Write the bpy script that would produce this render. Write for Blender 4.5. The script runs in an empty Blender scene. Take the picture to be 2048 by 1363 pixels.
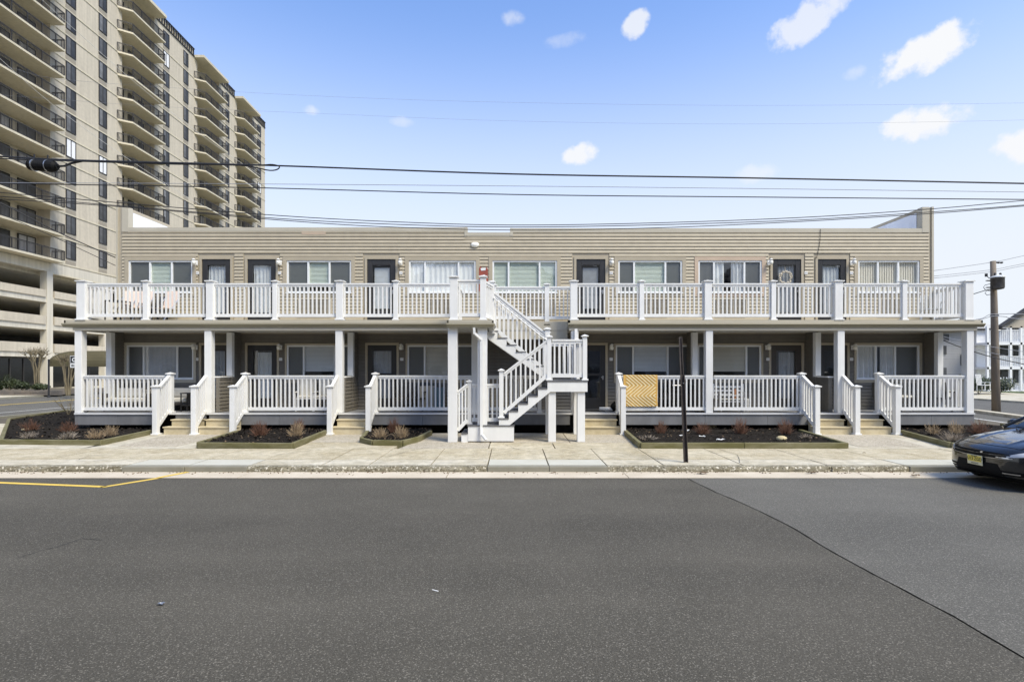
import bpy, bmesh, math, random
from mathutils import Vector, Matrix
random.seed(11)
sc = bpy.context.scene
COL = sc.collection
R = math.radians

# ------------------------------------------------------------------ camera, sky, sun, exposure
F = 1100.0          # focal length in pixels of the 2048 px wide photograph
EYE = 2.03          # eye height above the pavement
HY = 737.0          # horizon row
cam = bpy.data.cameras.new('camera'); camo = bpy.data.objects.new('camera', cam); COL.objects.link(camo)
camo.location = (0, 0, EYE); camo.rotation_euler = (R(90), 0, 0)
cam.sensor_width = 36; cam.lens = 36 * F / 2048; cam.shift_y = (HY - 681.5) / 2048
cam.clip_start = .1; cam.clip_end = 3000
sc.camera = camo

EXPOSURE = .35
SUN_DIR = Vector((.52, -.48, .90)).normalized()
sun_el = math.asin(SUN_DIR.z); sun_az = math.atan2(SUN_DIR.x, SUN_DIR.y)
sl = bpy.data.lights.new('sun', 'SUN'); sl.energy = 3.6; sl.angle = R(24); sl.color = (1, .915, .725)
so = bpy.data.objects.new('sun', sl); COL.objects.link(so)
so.rotation_euler = SUN_DIR.to_track_quat('Z', 'Y').to_euler()

world = bpy.data.worlds.new('World'); sc.world = world; world.use_nodes = True
wn = world.node_tree; wn.nodes.clear()
def wnode(t, **kw):
    n = wn.nodes.new(t)
    for k, v in kw.items(): setattr(n, k, v)
    return n
def wl(a, b): wn.links.new(a, b)
def wmath(op, a, b=None, c=None, clamp=False):
    n = wnode('ShaderNodeMath', operation=op); n.use_clamp = clamp
    for i, v in enumerate((a, b, c)):
        if v is None: continue
        if isinstance(v, (int, float)): n.inputs[i].default_value = v
        else: wl(v, n.inputs[i])
    return n.outputs[0]
wo = wnode('ShaderNodeOutputWorld'); wb = wnode('ShaderNodeBackground')
sky = wnode('ShaderNodeTexSky'); sky.sky_type = 'NISHITA'; sky.sun_disc = False
sky.sun_elevation = sun_el; sky.sun_rotation = sun_az
sky.air_density = 1.0; sky.dust_density = 1.0; sky.ozone_density = 1.0
wb.inputs[1].default_value = .11
tc = wnode('ShaderNodeTexCoord')
nrm = wnode('ShaderNodeVectorMath', operation='NORMALIZE'); wl(tc.outputs['Generated'], nrm.inputs[0])
sep = wnode('ShaderNodeSeparateXYZ'); wl(nrm.outputs[0], sep.inputs[0])
el = wmath('ARCSINE', sep.outputs[2])
az = wmath('ARCTAN2', sep.outputs[0], sep.outputs[1])
# thin bright haze that thickens towards the horizon, all round
K = .11 * 2 ** EXPOSURE
tint = wnode('ShaderNodeMix', data_type='RGBA', blend_type='MULTIPLY'); tint.inputs[0].default_value = 1
wl(sky.outputs[0], tint.inputs[6]); tint.inputs[7].default_value = (1.42, 1.74, 2.22, 1)
mixh = wnode('ShaderNodeMix', data_type='RGBA')
hz = wnode('ShaderNodeMapRange'); hz.interpolation_type = 'SMOOTHSTEP'
wl(wmath('ABSOLUTE', el), hz.inputs[0]); hz.inputs[1].default_value = R(35); hz.inputs[2].default_value = R(7); hz.inputs[3].default_value = .04; hz.inputs[4].default_value = .97
wl(hz.outputs[0], mixh.inputs[0]); wl(tint.outputs[2], mixh.inputs[6]); mixh.inputs[7].default_value = (.87 / K, .915 / K, .975 / K, 1)
skyout = mixh.outputs[2]
# small fair-weather clouds: (azimuth, elevation, half width, half height, tilt, strength), degrees
nz = wnode('ShaderNodeTexNoise'); wl(nrm.outputs[0], nz.inputs['Vector'])
nz.inputs['Scale'].default_value = 30; nz.inputs['Detail'].default_value = 5; nz.inputs['Roughness'].default_value = .6
nc = wmath('SUBTRACT', nz.outputs['Fac'], .5)
def pxdir(px, py):
    x = (px - 1024) / F; z = (HY - py) / F
    return math.degrees(math.atan2(x, 1)), math.degrees(math.atan2(z, math.hypot(x, 1)))
CL = []
for px, py, w, h, t, s in [(1024, 36, 1.0, .65, 0, .5), (1275, 46, 1.35, .9, 30, .8), (1620, 38, 3.2, 1.25, 24, .75), (1850, 106, 3.3, 1.35, 14, 1),
        (1846, 246, 2.6, 1.2, 0, 1), (2046, 291, 1.5, 1.2, 0, 1), (1164, 308, 1.85, 1.0, 12, .95), (1510, 348, 1.7, .8, 0, .5),
        (621, 221, .8, .45, 0, .6), (802, 243, 1.3, .45, 0, .35), (1130, 82, 1.9, .6, 8, .3), (1712, 146, .9, .5, 0, .35)]:
    a, e = pxdir(px, py); CL.append((a, e, w, h, t, s))
for a, e in [(62, 24), (80, 14), (101, 30), (128, 18), (160, 27), (-172, 12), (-140, 30), (-110, 20), (-80, 33), (-60, 15), (20, 52), (-35, 58), (150, 60)]:
    CL.append((a, e, 2.6, 1.1, 10, .9))
mask = None
for a, e, w, h, t, s in CL:
    du = wmath('MULTIPLY', wmath('SUBTRACT', az, R(a)), math.cos(R(e))); dv = wmath('SUBTRACT', el, R(e))
    c_, s_ = math.cos(R(t)), math.sin(R(t))
    w, h = w * .9, h * .92
    u = wmath('ADD', wmath('MULTIPLY', du, c_ / R(w)), wmath('MULTIPLY', dv, s_ / R(w)))
    v = wmath('ADD', wmath('MULTIPLY', du, -s_ / R(h)), wmath('MULTIPLY', dv, c_ / R(h)))
    d2 = wmath('ADD', wmath('MULTIPLY', u, u), wmath('MULTIPLY', v, v))
    k = wmath('MULTIPLY', wmath('SUBTRACT', 1.62, wmath('ADD', d2, wmath('MULTIPLY', nc, -4.2)), clamp=False), .78 if s >= .75 else .48, clamp=True)
    k = wmath('MULTIPLY', wmath('MULTIPLY', k, k), wmath('SUBTRACT', 3.0, wmath('MULTIPLY', k, 2.0)))
    k = wmath('MULTIPLY', k, s)
    mask = k if mask is None else wmath('MAXIMUM', mask, k)
mixc = wnode('ShaderNodeMix', data_type='RGBA')
wl(mask, mixc.inputs[0]); wl(skyout, mixc.inputs[6]); mixc.inputs[7].default_value = (.94 / K, .955 / K, .985 / K, 1)
wl(mixc.outputs[2], wb.inputs[0]); wl(wb.outputs[0], wo.inputs[0])

sc.view_settings.view_transform = 'Standard'; sc.view_settings.look = 'None'
sc.view_settings.gamma = 1; sc.view_settings.use_curve_mapping = False
sc.view_settings.exposure = EXPOSURE
sc.cycles.max_bounces = 8; sc.cycles.transparent_max_bounces = 16
sc.cycles.use_denoising = True

# ------------------------------------------------------------------ helpers
def PX(px, Z): return (px - 1024) * Z / F
def PH(py, Z): return EYE + (HY - py) * Z / F
def GZ(py, z=0.0): return (EYE - z) * F / (py - HY)       # distance of a ground point seen at row py

class MB:
    def __init__(s): s.v = []; s.f = []
    def add(s, vs, fs):
        n = len(s.v); s.v += [tuple(p) for p in vs]; s.f += [tuple(i + n for i in q) for q in fs]; return s
    def box(s, x0, x1, y0, y1, z0, z1):
        return s.add([(x0,y0,z0),(x1,y0,z0),(x1,y1,z0),(x0,y1,z0),(x0,y0,z1),(x1,y0,z1),(x1,y1,z1),(x0,y1,z1)],
                     [(3,2,1,0),(4,5,6,7),(0,1,5,4),(1,2,6,5),(2,3,7,6),(3,0,4,7)])
    def quad(s, *p): return s.add(p, [tuple(range(len(p)))])
    def prism(s, poly, axis, a, b):
        def q(u, v, w): return (w, u, v) if axis == 'x' else (u, w, v) if axis == 'y' else (u, v, w)
        n = len(poly); vs = [q(u, v, a) for u, v in poly] + [q(u, v, b) for u, v in poly]
        fs = [tuple(range(n)), tuple(range(2*n-1, n-1, -1))] + [(i, i+n, (i+1) % n + n, (i+1) % n) for i in range(n)]
        return s.add(vs, fs)
    def tube(s, pts, r, n=6, r1=None):
        pts = [Vector(p) for p in pts]; m = len(pts); base = len(s.v)
        for i, p in enumerate(pts):
            t = (pts[min(i+1, m-1)] - pts[max(i-1, 0)]).normalized()
            a = t.cross(Vector((0, 0, 1)) if abs(t.z) < .9 else Vector((1, 0, 0))).normalized(); b = t.cross(a)
            rr = r if r1 is None else r + (r1 - r) * i / (m - 1)
            for k in range(n):
                an = 2 * math.pi * k / n; s.v.append(tuple(p + (a * math.cos(an) + b * math.sin(an)) * rr))
        for i in range(m - 1):
            for k in range(n):
                s.f.append((base+i*n+k, base+i*n+(k+1) % n, base+(i+1)*n+(k+1) % n, base+(i+1)*n+k))
        s.f.append(tuple(base + k for k in range(n - 1, -1, -1))); s.f.append(tuple(base + (m-1)*n + k for k in range(n)))
        return s
    def bar(s, p0, p1, w, h):
        # rectangular bar from p0 to p1, width w across (horizontal), height h
        p0 = Vector(p0); p1 = Vector(p1); t = (p1 - p0).normalized()
        a = t.cross(Vector((0, 0, 1)));
        a = a.normalized() if a.length > 1e-4 else Vector((1, 0, 0))
        b = a.cross(t).normalized(); a = a * w / 2; b = b * h / 2
        vs = [p0-a-b, p0+a-b, p0+a+b, p0-a+b, p1-a-b, p1+a-b, p1+a+b, p1-a+b]
        return s.add(vs, [(3,2,1,0),(4,5,6,7),(0,1,5,4),(1,2,6,5),(2,3,7,6),(3,0,4,7)])
    def ball(s, c, rx, ry, rz, n=10, m=6, rnd=0):
        base = len(s.v)
        for j in range(m + 1):
            th = math.pi * j / m
            for i in range(n):
                ph = 2 * math.pi * i / n; q = 1 + random.uniform(-rnd, rnd)
                s.v.append((c[0] + rx*q*math.sin(th)*math.cos(ph), c[1] + ry*q*math.sin(th)*math.sin(ph), c[2] + rz*q*math.cos(th)))
        for j in range(m):
            for i in range(n):
                s.f.append((base+j*n+i, base+(j+1)*n+i, base+(j+1)*n+(i+1) % n, base+j*n+(i+1) % n))
        return s
    def lathe(s, c, prof, n=14):
        base = len(s.v); m = len(prof)
        for r, z in prof:
            for i in range(n):
                a = 2*math.pi*i/n; s.v.append((c[0]+r*math.cos(a), c[1]+r*math.sin(a), c[2]+z))
        for j in range(m-1):
            for i in range(n): s.f.append((base+j*n+i, base+j*n+(i+1) % n, base+(j+1)*n+(i+1) % n, base+(j+1)*n+i))
        s.f.append(tuple(base+i for i in range(n-1, -1, -1))); s.f.append(tuple(base+(m-1)*n+i for i in range(n)))
        return s
    def mesh(s, name, mat, smooth=False):
        me = bpy.data.meshes.new(name); me.from_pydata(s.v, [], s.f)
        bm = bmesh.new(); bm.from_mesh(me); bmesh.ops.recalc_face_normals(bm, faces=bm.faces); bm.to_mesh(me); bm.free()
        if smooth:
            for p in me.polygons: p.use_smooth = True
        me.materials.append(mat); return me

WL = {}                 # world offset of parents whose parts are written in world coordinates
def tag(o, label=None, cat=None, group=None, kind=None):
    for k, v in (('label', label), ('category', cat), ('group', group), ('kind', kind)):
        if v: o[k] = v
    return o
def thing(name, label, cat, loc=(0, 0, 0), rz=0, group=None, world=False):
    o = bpy.data.objects.new(name, None); COL.objects.link(o); o.empty_display_size = .2
    o.location = loc; o.rotation_euler = (0, 0, rz)
    if world: WL[o.name] = Vector(loc)
    return tag(o, label, cat, group)
def put(name, me, parent=None, loc=None, rot=None, kind=None, label=None):
    o = bpy.data.objects.new(name, me); COL.objects.link(o)
    base = Vector(loc) if loc is not None else Vector((0, 0, 0))
    if parent is not None:
        o.parent = parent
        if parent.name in WL:
            base = base - WL[parent.name]
    o.location = base
    if rot is not None: o.rotation_euler = rot
    return tag(o, label, None, None, kind)
def part(name, mb, mat, parent=None, smooth=False, kind=None, label=None, bevel=0):
    o = put(name, mb.mesh(name, mat, smooth), parent, kind=kind, label=label)
    if bevel:
        m = o.modifiers.new('bevel', 'BEVEL'); m.width = bevel; m.segments = 2; m.limit_method = 'ANGLE'; m.angle_limit = R(40)
    return o
def solo(name, mb, mat, label, cat, origin=(0, 0, 0), group=None, smooth=False):
    ox, oy, oz = origin; mb.v = [(x-ox, y-oy, z-oz) for x, y, z in mb.v]
    o = put(name, mb.mesh(name, mat, smooth), None, origin)
    return tag(o, label, cat, group)
def structure(name, mb, mat, parent=None):
    return part(name, mb, mat, parent, kind='structure' if parent is None else None)
KIDS = {}
def dup(o, parent=None):
    c = o.copy(); COL.objects.link(c)
    if parent is not None: c.parent = parent
    for ch in list(o.children): dup(ch, c)
    return c
def text_mesh(body, size, mat, depth=0.0, bold=0.0):
    cu = bpy.data.curves.new('text', 'FONT'); cu.body = body; cu.size = size; cu.extrude = depth; cu.offset = bold
    cu.align_x = 'CENTER'; cu.align_y = 'CENTER'
    t = bpy.data.objects.new('text', cu); COL.objects.link(t)
    dg = bpy.context.evaluated_depsgraph_get(); dg.update()
    me = bpy.data.meshes.new_from_object(t.evaluated_get(dg)); bpy.data.objects.remove(t)
    me.materials.clear(); me.materials.append(mat); return me

# ------------------------------------------------------------------ materials
def newmat(name):
    m = bpy.data.materials.new(name); m.use_nodes = True
    return m, m.node_tree, m.node_tree.nodes['Principled BSDF']
def col4(c): return (c[0], c[1], c[2], 1)
def mat(name, col, rough=.6, var=.08, scale=3.0, col2=None, bump=0.0, bscale=60.0, metal=0.0, spec=.5, coat=0.0, stretch=None, lo=.35, hi=.65, fine=0.0, fscale=90, orand=0.0, streak=0.0):
    m, nt, p = newmat(name); N = nt.nodes.new; L = nt.links.new
    p.inputs['Roughness'].default_value = rough; p.inputs['Metallic'].default_value = metal
    p.inputs['Specular IOR Level'].default_value = spec; p.inputs['Coat Weight'].default_value = coat
    p.inputs['Coat Roughness'].default_value = .04
    t = N('ShaderNodeTexCoord'); src = t.outputs['Object']
    if stretch:
        mp = N('ShaderNodeMapping'); mp.inputs['Scale'].default_value = stretch; L(src, mp.inputs[0]); src = mp.outputs[0]
    nz = N('ShaderNodeTexNoise'); nz.inputs['Scale'].default_value = scale; nz.inputs['Detail'].default_value = 6; nz.inputs['Roughness'].default_value = .62
    L(src, nz.inputs['Vector'])
    mr = N('ShaderNodeMapRange'); mr.inputs[1].default_value = lo; mr.inputs[2].default_value = hi; L(nz.outputs['Fac'], mr.inputs[0])
    mx = N('ShaderNodeMix'); mx.data_type = 'RGBA'
    a = col; b = col2 if col2 else tuple(min(1, c * (1 + var)) for c in col)
    if not col2: a = tuple(c * (1 - var) for c in col)
    mx.inputs[6].default_value = col4(a); mx.inputs[7].default_value = col4(b); L(mr.outputs[0], mx.inputs[0])
    out = mx.outputs[2]
    if fine:
        n2 = N('ShaderNodeTexNoise'); n2.inputs['Scale'].default_value = fscale; n2.inputs['Detail'].default_value = 3; L(t.outputs['Object'], n2.inputs['Vector'])
        r2 = N('ShaderNodeMapRange'); r2.inputs[1].default_value = .3; r2.inputs[2].default_value = .7; r2.inputs[3].default_value = 1 - fine; r2.inputs[4].default_value = 1 + fine
        L(n2.outputs['Fac'], r2.inputs[0])
        mu = N('ShaderNodeVectorMath'); mu.operation = 'SCALE'; L(out, mu.inputs[0]); L(r2.outputs[0], mu.inputs['Scale']); out = mu.outputs[0]
    def scaled(out, fac, lo_, hi_, a_=0., b_=1.):
        r2 = N('ShaderNodeMapRange'); r2.inputs[1].default_value = a_; r2.inputs[2].default_value = b_; r2.inputs[3].default_value = lo_; r2.inputs[4].default_value = hi_; L(fac, r2.inputs[0])
        mu = N('ShaderNodeVectorMath'); mu.operation = 'SCALE'; L(out, mu.inputs[0]); L(r2.outputs[0], mu.inputs['Scale']); return mu.outputs[0]
    if orand:
        oi = N('ShaderNodeObjectInfo'); out = scaled(out, oi.outputs['Random'], 1 - orand, 1 + orand)
    if streak:
        m2 = N('ShaderNodeMapping'); m2.inputs['Scale'].default_value = (2.2, 2.2, .12); L(t.outputs['Object'], m2.inputs[0])
        n3 = N('ShaderNodeTexNoise'); n3.inputs['Scale'].default_value = 1.6; n3.inputs['Detail'].default_value = 5; L(m2.outputs[0], n3.inputs['Vector'])
        out = scaled(out, n3.outputs['Fac'], 1 - streak, 1 + streak * .4, .3, .62)
    L(out, p.inputs['Base Color'])
    if bump:
        bn = N('ShaderNodeTexNoise'); bn.inputs['Scale'].default_value = bscale; bn.inputs['Detail'].default_value = 4; L(t.outputs['Object'], bn.inputs['Vector'])
        bp = N('ShaderNodeBump'); bp.inputs['Strength'].default_value = bump; bp.inputs['Distance'].default_value = .01
        L(bn.outputs['Fac'], bp.inputs['Height']); L(bp.outputs[0], p.inputs['Normal'])
    return m
def glassmat(name, tint=(.95, .97, .955), refl=.12, rough=.03, solid=None, sol_fac=0.0):
    m = bpy.data.materials.new(name); m.use_nodes = True; nt = m.node_tree; nt.nodes.clear(); N = nt.nodes.new; L = nt.links.new
    o = N('ShaderNodeOutputMaterial'); tr = N('ShaderNodeBsdfTransparent'); tr.inputs[0].default_value = col4(tint)
    base = tr.outputs[0]
    if solid:
        d = N('ShaderNodeBsdfDiffuse'); d.inputs[0].default_value = col4(solid); ms = N('ShaderNodeMixShader'); ms.inputs[0].default_value = sol_fac
        L(base, ms.inputs[1]); L(d.outputs[0], ms.inputs[2]); base = ms.outputs[0]
    g = N('ShaderNodeBsdfGlossy'); g.inputs['Roughness'].default_value = rough; g.inputs[0].default_value = (.95, .97, 1, 1)
    # old panes are never quite flat: the reflection wobbles
    t = N('ShaderNodeTexCoord'); nz = N('ShaderNodeTexNoise'); nz.inputs['Scale'].default_value = 1.4; L(t.outputs['Object'], nz.inputs['Vector'])
    bp = N('ShaderNodeBump'); bp.inputs['Strength'].default_value = .25; bp.inputs['Distance'].default_value = .02; L(nz.outputs['Fac'], bp.inputs['Height']); L(bp.outputs[0], g.inputs['Normal'])
    f = N('ShaderNodeFresnel'); ge = N('ShaderNodeNewGeometry'); io = N('ShaderNodeMath'); io.operation = 'MULTIPLY_ADD'
    io.inputs[1].default_value = 1 / 1.5 - 1.5; io.inputs[2].default_value = 1.5; L(ge.outputs['Backfacing'], io.inputs[0]); L(io.outputs[0], f.inputs[0])
    ad = N('ShaderNodeMath'); ad.operation = 'ADD'; ad.use_clamp = True; ad.inputs[1].default_value = refl; L(f.outputs[0], ad.inputs[0])
    mx = N('ShaderNodeMixShader'); L(ad.outputs[0], mx.inputs[0]); L(base, mx.inputs[1]); L(g.outputs[0], mx.inputs[2]); L(mx.outputs[0], o.inputs[0])
    return m
def speckle(name, base, base2, light, dark, big=1.2, fine=95.0, lightamt=.64, darkamt=.36, rough=.85, bump=.5, med=14.0, lanes=0.0):
    # aggregate surface (asphalt, exposed aggregate concrete): blotches, light and dark stones
    m, nt, p = newmat(name); N = nt.nodes.new; L = nt.links.new
    p.inputs['Roughness'].default_value = rough; p.inputs['Specular IOR Level'].default_value = .3
    t = N('ShaderNodeTexCoord')
    def noise(s, d=4, r=.6):
        n = N('ShaderNodeTexNoise'); n.inputs['Scale'].default_value = s; n.inputs['Detail'].default_value = d; n.inputs['Roughness'].default_value = r
        L(t.outputs['Object'], n.inputs['Vector']); return n.outputs['Fac']
    def rng(x, a, b, c=0., d=1.):
        r = N('ShaderNodeMapRange'); r.inputs[1].default_value = a; r.inputs[2].default_value = b; r.inputs[3].default_value = c; r.inputs[4].default_value = d; L(x, r.inputs[0]); return r.outputs[0]
    def mixc(f, a, b):
        x = N('ShaderNodeMix'); x.data_type = 'RGBA'; L(f, x.inputs[0])
        for i, q in ((6, a), (7, b)):
            if isinstance(q, tuple): x.inputs[i].default_value = col4(q)
            else: L(q, x.inputs[i])
        return x.outputs[2]
    c = mixc(rng(noise(big, 7, .6), .35, .65), base, base2)
    nm = noise(med, 3, .7); mu = N('ShaderNodeVectorMath'); mu.operation = 'SCALE'; L(c, mu.inputs[0]); L(rng(nm, .3, .7, .76, 1.24), mu.inputs['Scale']); c = mu.outputs[0]
    if lanes:
        # tyre-polished lanes along the street, dark oil spots, pale scuffs
        mp = N('ShaderNodeMapping'); mp.inputs['Scale'].default_value = (.035, .75, 1); L(t.outputs['Object'], mp.inputs[0])
        ln_ = N('ShaderNodeTexNoise'); ln_.inputs['Scale'].default_value = 1; ln_.inputs['Detail'].default_value = 4; L(mp.outputs[0], ln_.inputs['Vector'])
        mu = N('ShaderNodeVectorMath'); mu.operation = 'SCALE'; L(c, mu.inputs[0]); L(rng(ln_.outputs['Fac'], .3, .7, 1 - lanes, 1 + lanes), mu.inputs['Scale']); c = mu.outputs[0]
        vo = N('ShaderNodeTexVoronoi'); vo.inputs['Scale'].default_value = .42; L(t.outputs['Object'], vo.inputs['Vector'])
        sp_ = rng(vo.outputs['Distance'], .05, .10, .55, 1.0)
        mu = N('ShaderNodeVectorMath'); mu.operation = 'SCALE'; L(c, mu.inputs[0]); L(sp_, mu.inputs['Scale']); c = mu.outputs[0]
    nf = noise(fine, 3, .7)
    c = mixc(rng(nf, darkamt, darkamt - .1), c, dark)
    nf2 = noise(fine * .75, 2, .5)
    c = mixc(rng(nf2, lightamt, lightamt + .1), c, light)
    L(c, p.inputs['Base Color'])
    bp = N('ShaderNodeBump'); bp.inputs['Strength'].default_value = bump; bp.inputs['Distance'].default_value = .004; L(nf, bp.inputs['Height']); L(bp.outputs[0], p.inputs['Normal'])
    return m
M = {}
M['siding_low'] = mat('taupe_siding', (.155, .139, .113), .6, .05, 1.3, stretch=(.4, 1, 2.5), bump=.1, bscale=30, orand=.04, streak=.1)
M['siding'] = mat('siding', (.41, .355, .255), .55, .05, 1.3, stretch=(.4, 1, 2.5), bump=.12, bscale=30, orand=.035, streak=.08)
M['trim'] = mat('tan_trim', (.40, .345, .25), .5, .05, 2)
M['pink_trim'] = mat('faded_tan_trim', (.50, .385, .28), .5, .05, 2)
M['white'] = mat('white_vinyl', (.765, .76, .735), .42, .03, 2.5, streak=.05, orand=.015, bump=.06, bscale=18)
M['white_wall'] = mat('white_membrane', (.74, .75, .77), .6, .05, 1.5)
M['frame'] = mat('white_frame', (.74, .75, .74), .4, .03, 3)
M['soffit'] = mat('soffit', (.56, .54, .49), .6, .05, 1)
M['gutter'] = mat('gutter', (.30, .27, .185), .4, .08, 2, stretch=(.3, 1, 6))
M['fascia'] = mat('fascia', (.46, .42, .33), .5, .05, 1)
M['char'] = mat('charcoal_paint', (.028, .027, .027), .35, .1, 3)
M['brown'] = mat('dark_brown_paint', (.055, .047, .04), .4, .1, 3)
M['skirt'] = mat('grey_skirt', (.17, .17, .172), .6, .14, 2.2, stretch=(1, 1, .4), bump=.1)
M['floor'] = mat('porch_floor', (.25, .25, .255), .55, .08, 3)
M['cap'] = mat('white_nosing', (.66, .66, .65), .5, .05, 2)
M['tread'] = mat('grey_tread', (.11, .11, .115), .6, .12, 4)
M['step'] = mat('step_concrete', (.46, .385, .235), .8, .1, 3.5, col2=(.58, .50, .335), bump=.2, bscale=50, fine=.1, fscale=70)
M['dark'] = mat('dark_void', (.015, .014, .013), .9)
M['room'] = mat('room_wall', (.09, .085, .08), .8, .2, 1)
M['glass'] = glassmat('window_glass', refl=.07)
M['glassr'] = glassmat('storm_glass', (.85, .88, .88), .09)
M['screen'] = glassmat('insect_screen', (.5, .51, .5), .04, .3, (.13, .137, .13), .58)
M['dglass'] = glassmat('dark_glass', (.12, .12, .12), .05, .05, (.02, .02, .02), .5)
M['tglass2'] = mat('tower_glass_pale', (.13, .13, .132), .35, .4, .6, spec=.35, orand=.5)
M['tglass'] = mat('tower_glass', (.045, .047, .05), .35, .5, .6, spec=.35, orand=.4)
M['blind'] = mat('sage_blind', (.72, .78, .69), .6, .03, 1)
M['blind_white'] = mat('white_blind', (.80, .80, .81), .6, .04, 1)
M['beige_blind'] = mat('beige_blind', (.74, .68, .58), .6, .04, 1)
M['curtain'] = mat('white_curtain', (.70, .70, .71), .7, .06, 3)
M['grey_curtain'] = mat('grey_curtain', (.42, .42, .44), .8, .1, 3)
M['dark_curtain'] = mat('dark_curtain', (.10, .09, .09), .8, .1, 3)
M['metal'] = mat('grey_metal', (.45, .45, .45), .35, .1, 4, metal=.8)
M['lampglass'] = mat('lamp_glass', (.80, .78, .70), .25, .04, 5)
M['black'] = mat('black_metal', (.018, .018, .02), .45, .2, 5)
M['louvre'] = mat('tan_louvre', (.47, .42, .33), .5, .06, 4)
M['asphalt'] = speckle('worn_asphalt', (.071, .065, .051), (.090, .082, .065), (.20, .184, .152), (.017, .0155, .013), .5, 92, .575, .455, rough=.85, bump=1, med=42, lanes=.16)
M['asphalt2'] = speckle('paler_asphalt', (.099, .094, .080), (.121, .115, .098), (.245, .232, .20), (.032, .030, .026), .5, 92, .575, .445, rough=.85, bump=1, med=42, lanes=.12)
M['shopglass'] = mat('shop_glass', (.010, .010, .010), .12, .4, .3, spec=.4)
M['tar'] = mat('tar', (.018, .017, .016), .7)
M['gutterc'] = mat('sandy_gutter', (.50, .43, .325), .85, .1, 1.2, col2=(.58, .51, .40), bump=.2, fine=.1, fscale=60)
M['walk'] = speckle('pavement_concrete', (.37, .315, .205), (.50, .445, .325), (.66, .61, .49), (.17, .14, .09), 1.1, 42, .60, .40, rough=.9, bump=.5, med=5)
M['walk2'] = speckle('pavement_concrete_grey', (.41, .365, .265), (.54, .50, .40), (.68, .64, .54), (.20, .17, .12), 1.3, 45, .62, .38, rough=.9, bump=.2, med=4)
M['aggr'] = speckle('exposed_aggregate', (.37, .325, .245), (.45, .40, .31), (.62, .57, .48), (.12, .10, .08), 1.0, 34, .58, .43, rough=.9, bump=.8, med=9)
M['kerb'] = speckle('rough_kerb', (.17, .15, .10), (.26, .235, .17), (.60, .56, .46), (.035, .03, .02), 1.5, 26, .57, .45, rough=.9, bump=.9, med=7)
M['dropslab'] = mat('smooth_slab', (.47, .455, .375), .8, .08, 2, col2=(.52, .505, .43), bump=.1, fine=.06)
M['kerb2'] = mat('smooth_kerb', (.20, .19, .145), .8, .08, 2, col2=(.26, .245, .195), bump=.1, fine=.08)
M['soil'] = mat('soil', (.10, .085, .06), .95, .2, 2, bump=.5, bscale=20)
M['mulch'] = speckle('black_mulch', (.017, .0145, .0125), (.026, .0225, .019), (.16, .135, .105), (.006, .0055, .005), 2, 30, .70, .42, rough=.95, bump=1, med=10)
M['mulch'].node_tree.nodes['Principled BSDF'].inputs['Specular IOR Level'].default_value = .04
M['timber'] = mat('mossy_timber', (.115, .105, .035), .85, .2, 2.5, col2=(.20, .18, .10), stretch=(.7, .7, 3), bump=.4, bscale=40, fine=.2)
M['timber2'] = mat('grey_timber', (.30, .275, .20), .85, .2, 2.5, col2=(.22, .20, .12), bump=.4, bscale=40, fine=.2)
M['twig'] = mat('red_twig', (.15, .072, .042), .8, .25, 6)
M['twig2'] = mat('straw_twig', (.34, .25, .15), .8, .25, 6)
M['twig3'] = mat('sage_twig', (.27, .225, .175), .85, .25, 6)
M['bark'] = mat('pale_bark', (.17, .14, .085), .8, .25, 8, stretch=(1, 1, .2), bump=.3)
M['yellow'] = mat('yellow_paint', (.72, .50, .09), .6, .1, 6, fine=.2, fscale=60)
M['whitepaint'] = mat('white_road_paint', (.58, .57, .53), .7, .12, 5, fine=.15)
M['cream'] = mat('cream_brick', (.53, .475, .38), .8, .05, .25, fine=.05, fscale=3, streak=.10)
M['creamlight'] = mat('cream_slab', (.58, .525, .40), .7, .06, .3, streak=.1, orand=.03)
M['creampod'] = mat('podium_concrete', (.58, .54, .45), .7, .05, .2, streak=.14)
M['vent'] = mat('tan_vent', (.30, .265, .21), .7, .1, 1)
M['bronze'] = mat('bronze_frame', (.026, .024, .023), .5, .15, 1)
M['wood'] = mat('pole_wood', (.20, .165, .13), .85, .2, 3, stretch=(1, 1, .15), bump=.4, bscale=20)
M['rust'] = mat('rusty_steel', (.055, .042, .036), .65, .3, 9)
M['rust2'] = mat('pale_rusty_steel', (.085, .068, .058), .6, .3, 9)
M['wire'] = mat('wire_black', (.012, .012, .013), .6)
M['wiregrey'] = mat('wire_grey', (.26, .27, .30), .6)
M['awning'] = mat('olive_awning', (.075, .065, .032), .7, .1, 1)
M['stone'] = mat('wall_stone', (.17, .14, .11), .9, .3, 2, col2=(.11, .10, .09), bump=.5, bscale=12)
M['grass'] = mat('lawn', (.06, .085, .025), .9, .3, 2, bump=.4)
M['leaf'] = mat('dark_leaf', (.030, .045, .014), .55, .35, 1.5)
M['leaf2'] = mat('bright_leaf', (.038, .052, .014), .55, .35, 1.5)
M['houseg'] = mat('grey_siding', (.30, .30, .305), .7, .05, .6, streak=.08)
M['housew'] = mat('house_white', (.78, .78, .78), .6, .03, .5)
M['houset'] = mat('house_tan', (.42, .37, .30), .7, .05, .5)
M['roof'] = mat('dark_shingle', (.045, .043, .042), .85, .2, 2)
M['car'] = mat('black_car_paint', (.007, .007, .008), .22, .05, 1, coat=1.0, spec=.4)
M['carblack'] = mat('black_plastic', (.006, .006, .006), .7, .1, 4, spec=.2)
M['tyre'] = mat('tyre_rubber', (.02, .02, .02), .85, .1, 6)
M['rim'] = mat('alloy', (.45, .45, .46), .3, .05, 6, metal=.9)
M['headlamp'] = mat('headlamp_glass', (.42, .43, .45), .12, .15, 5, coat=1.0)
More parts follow.
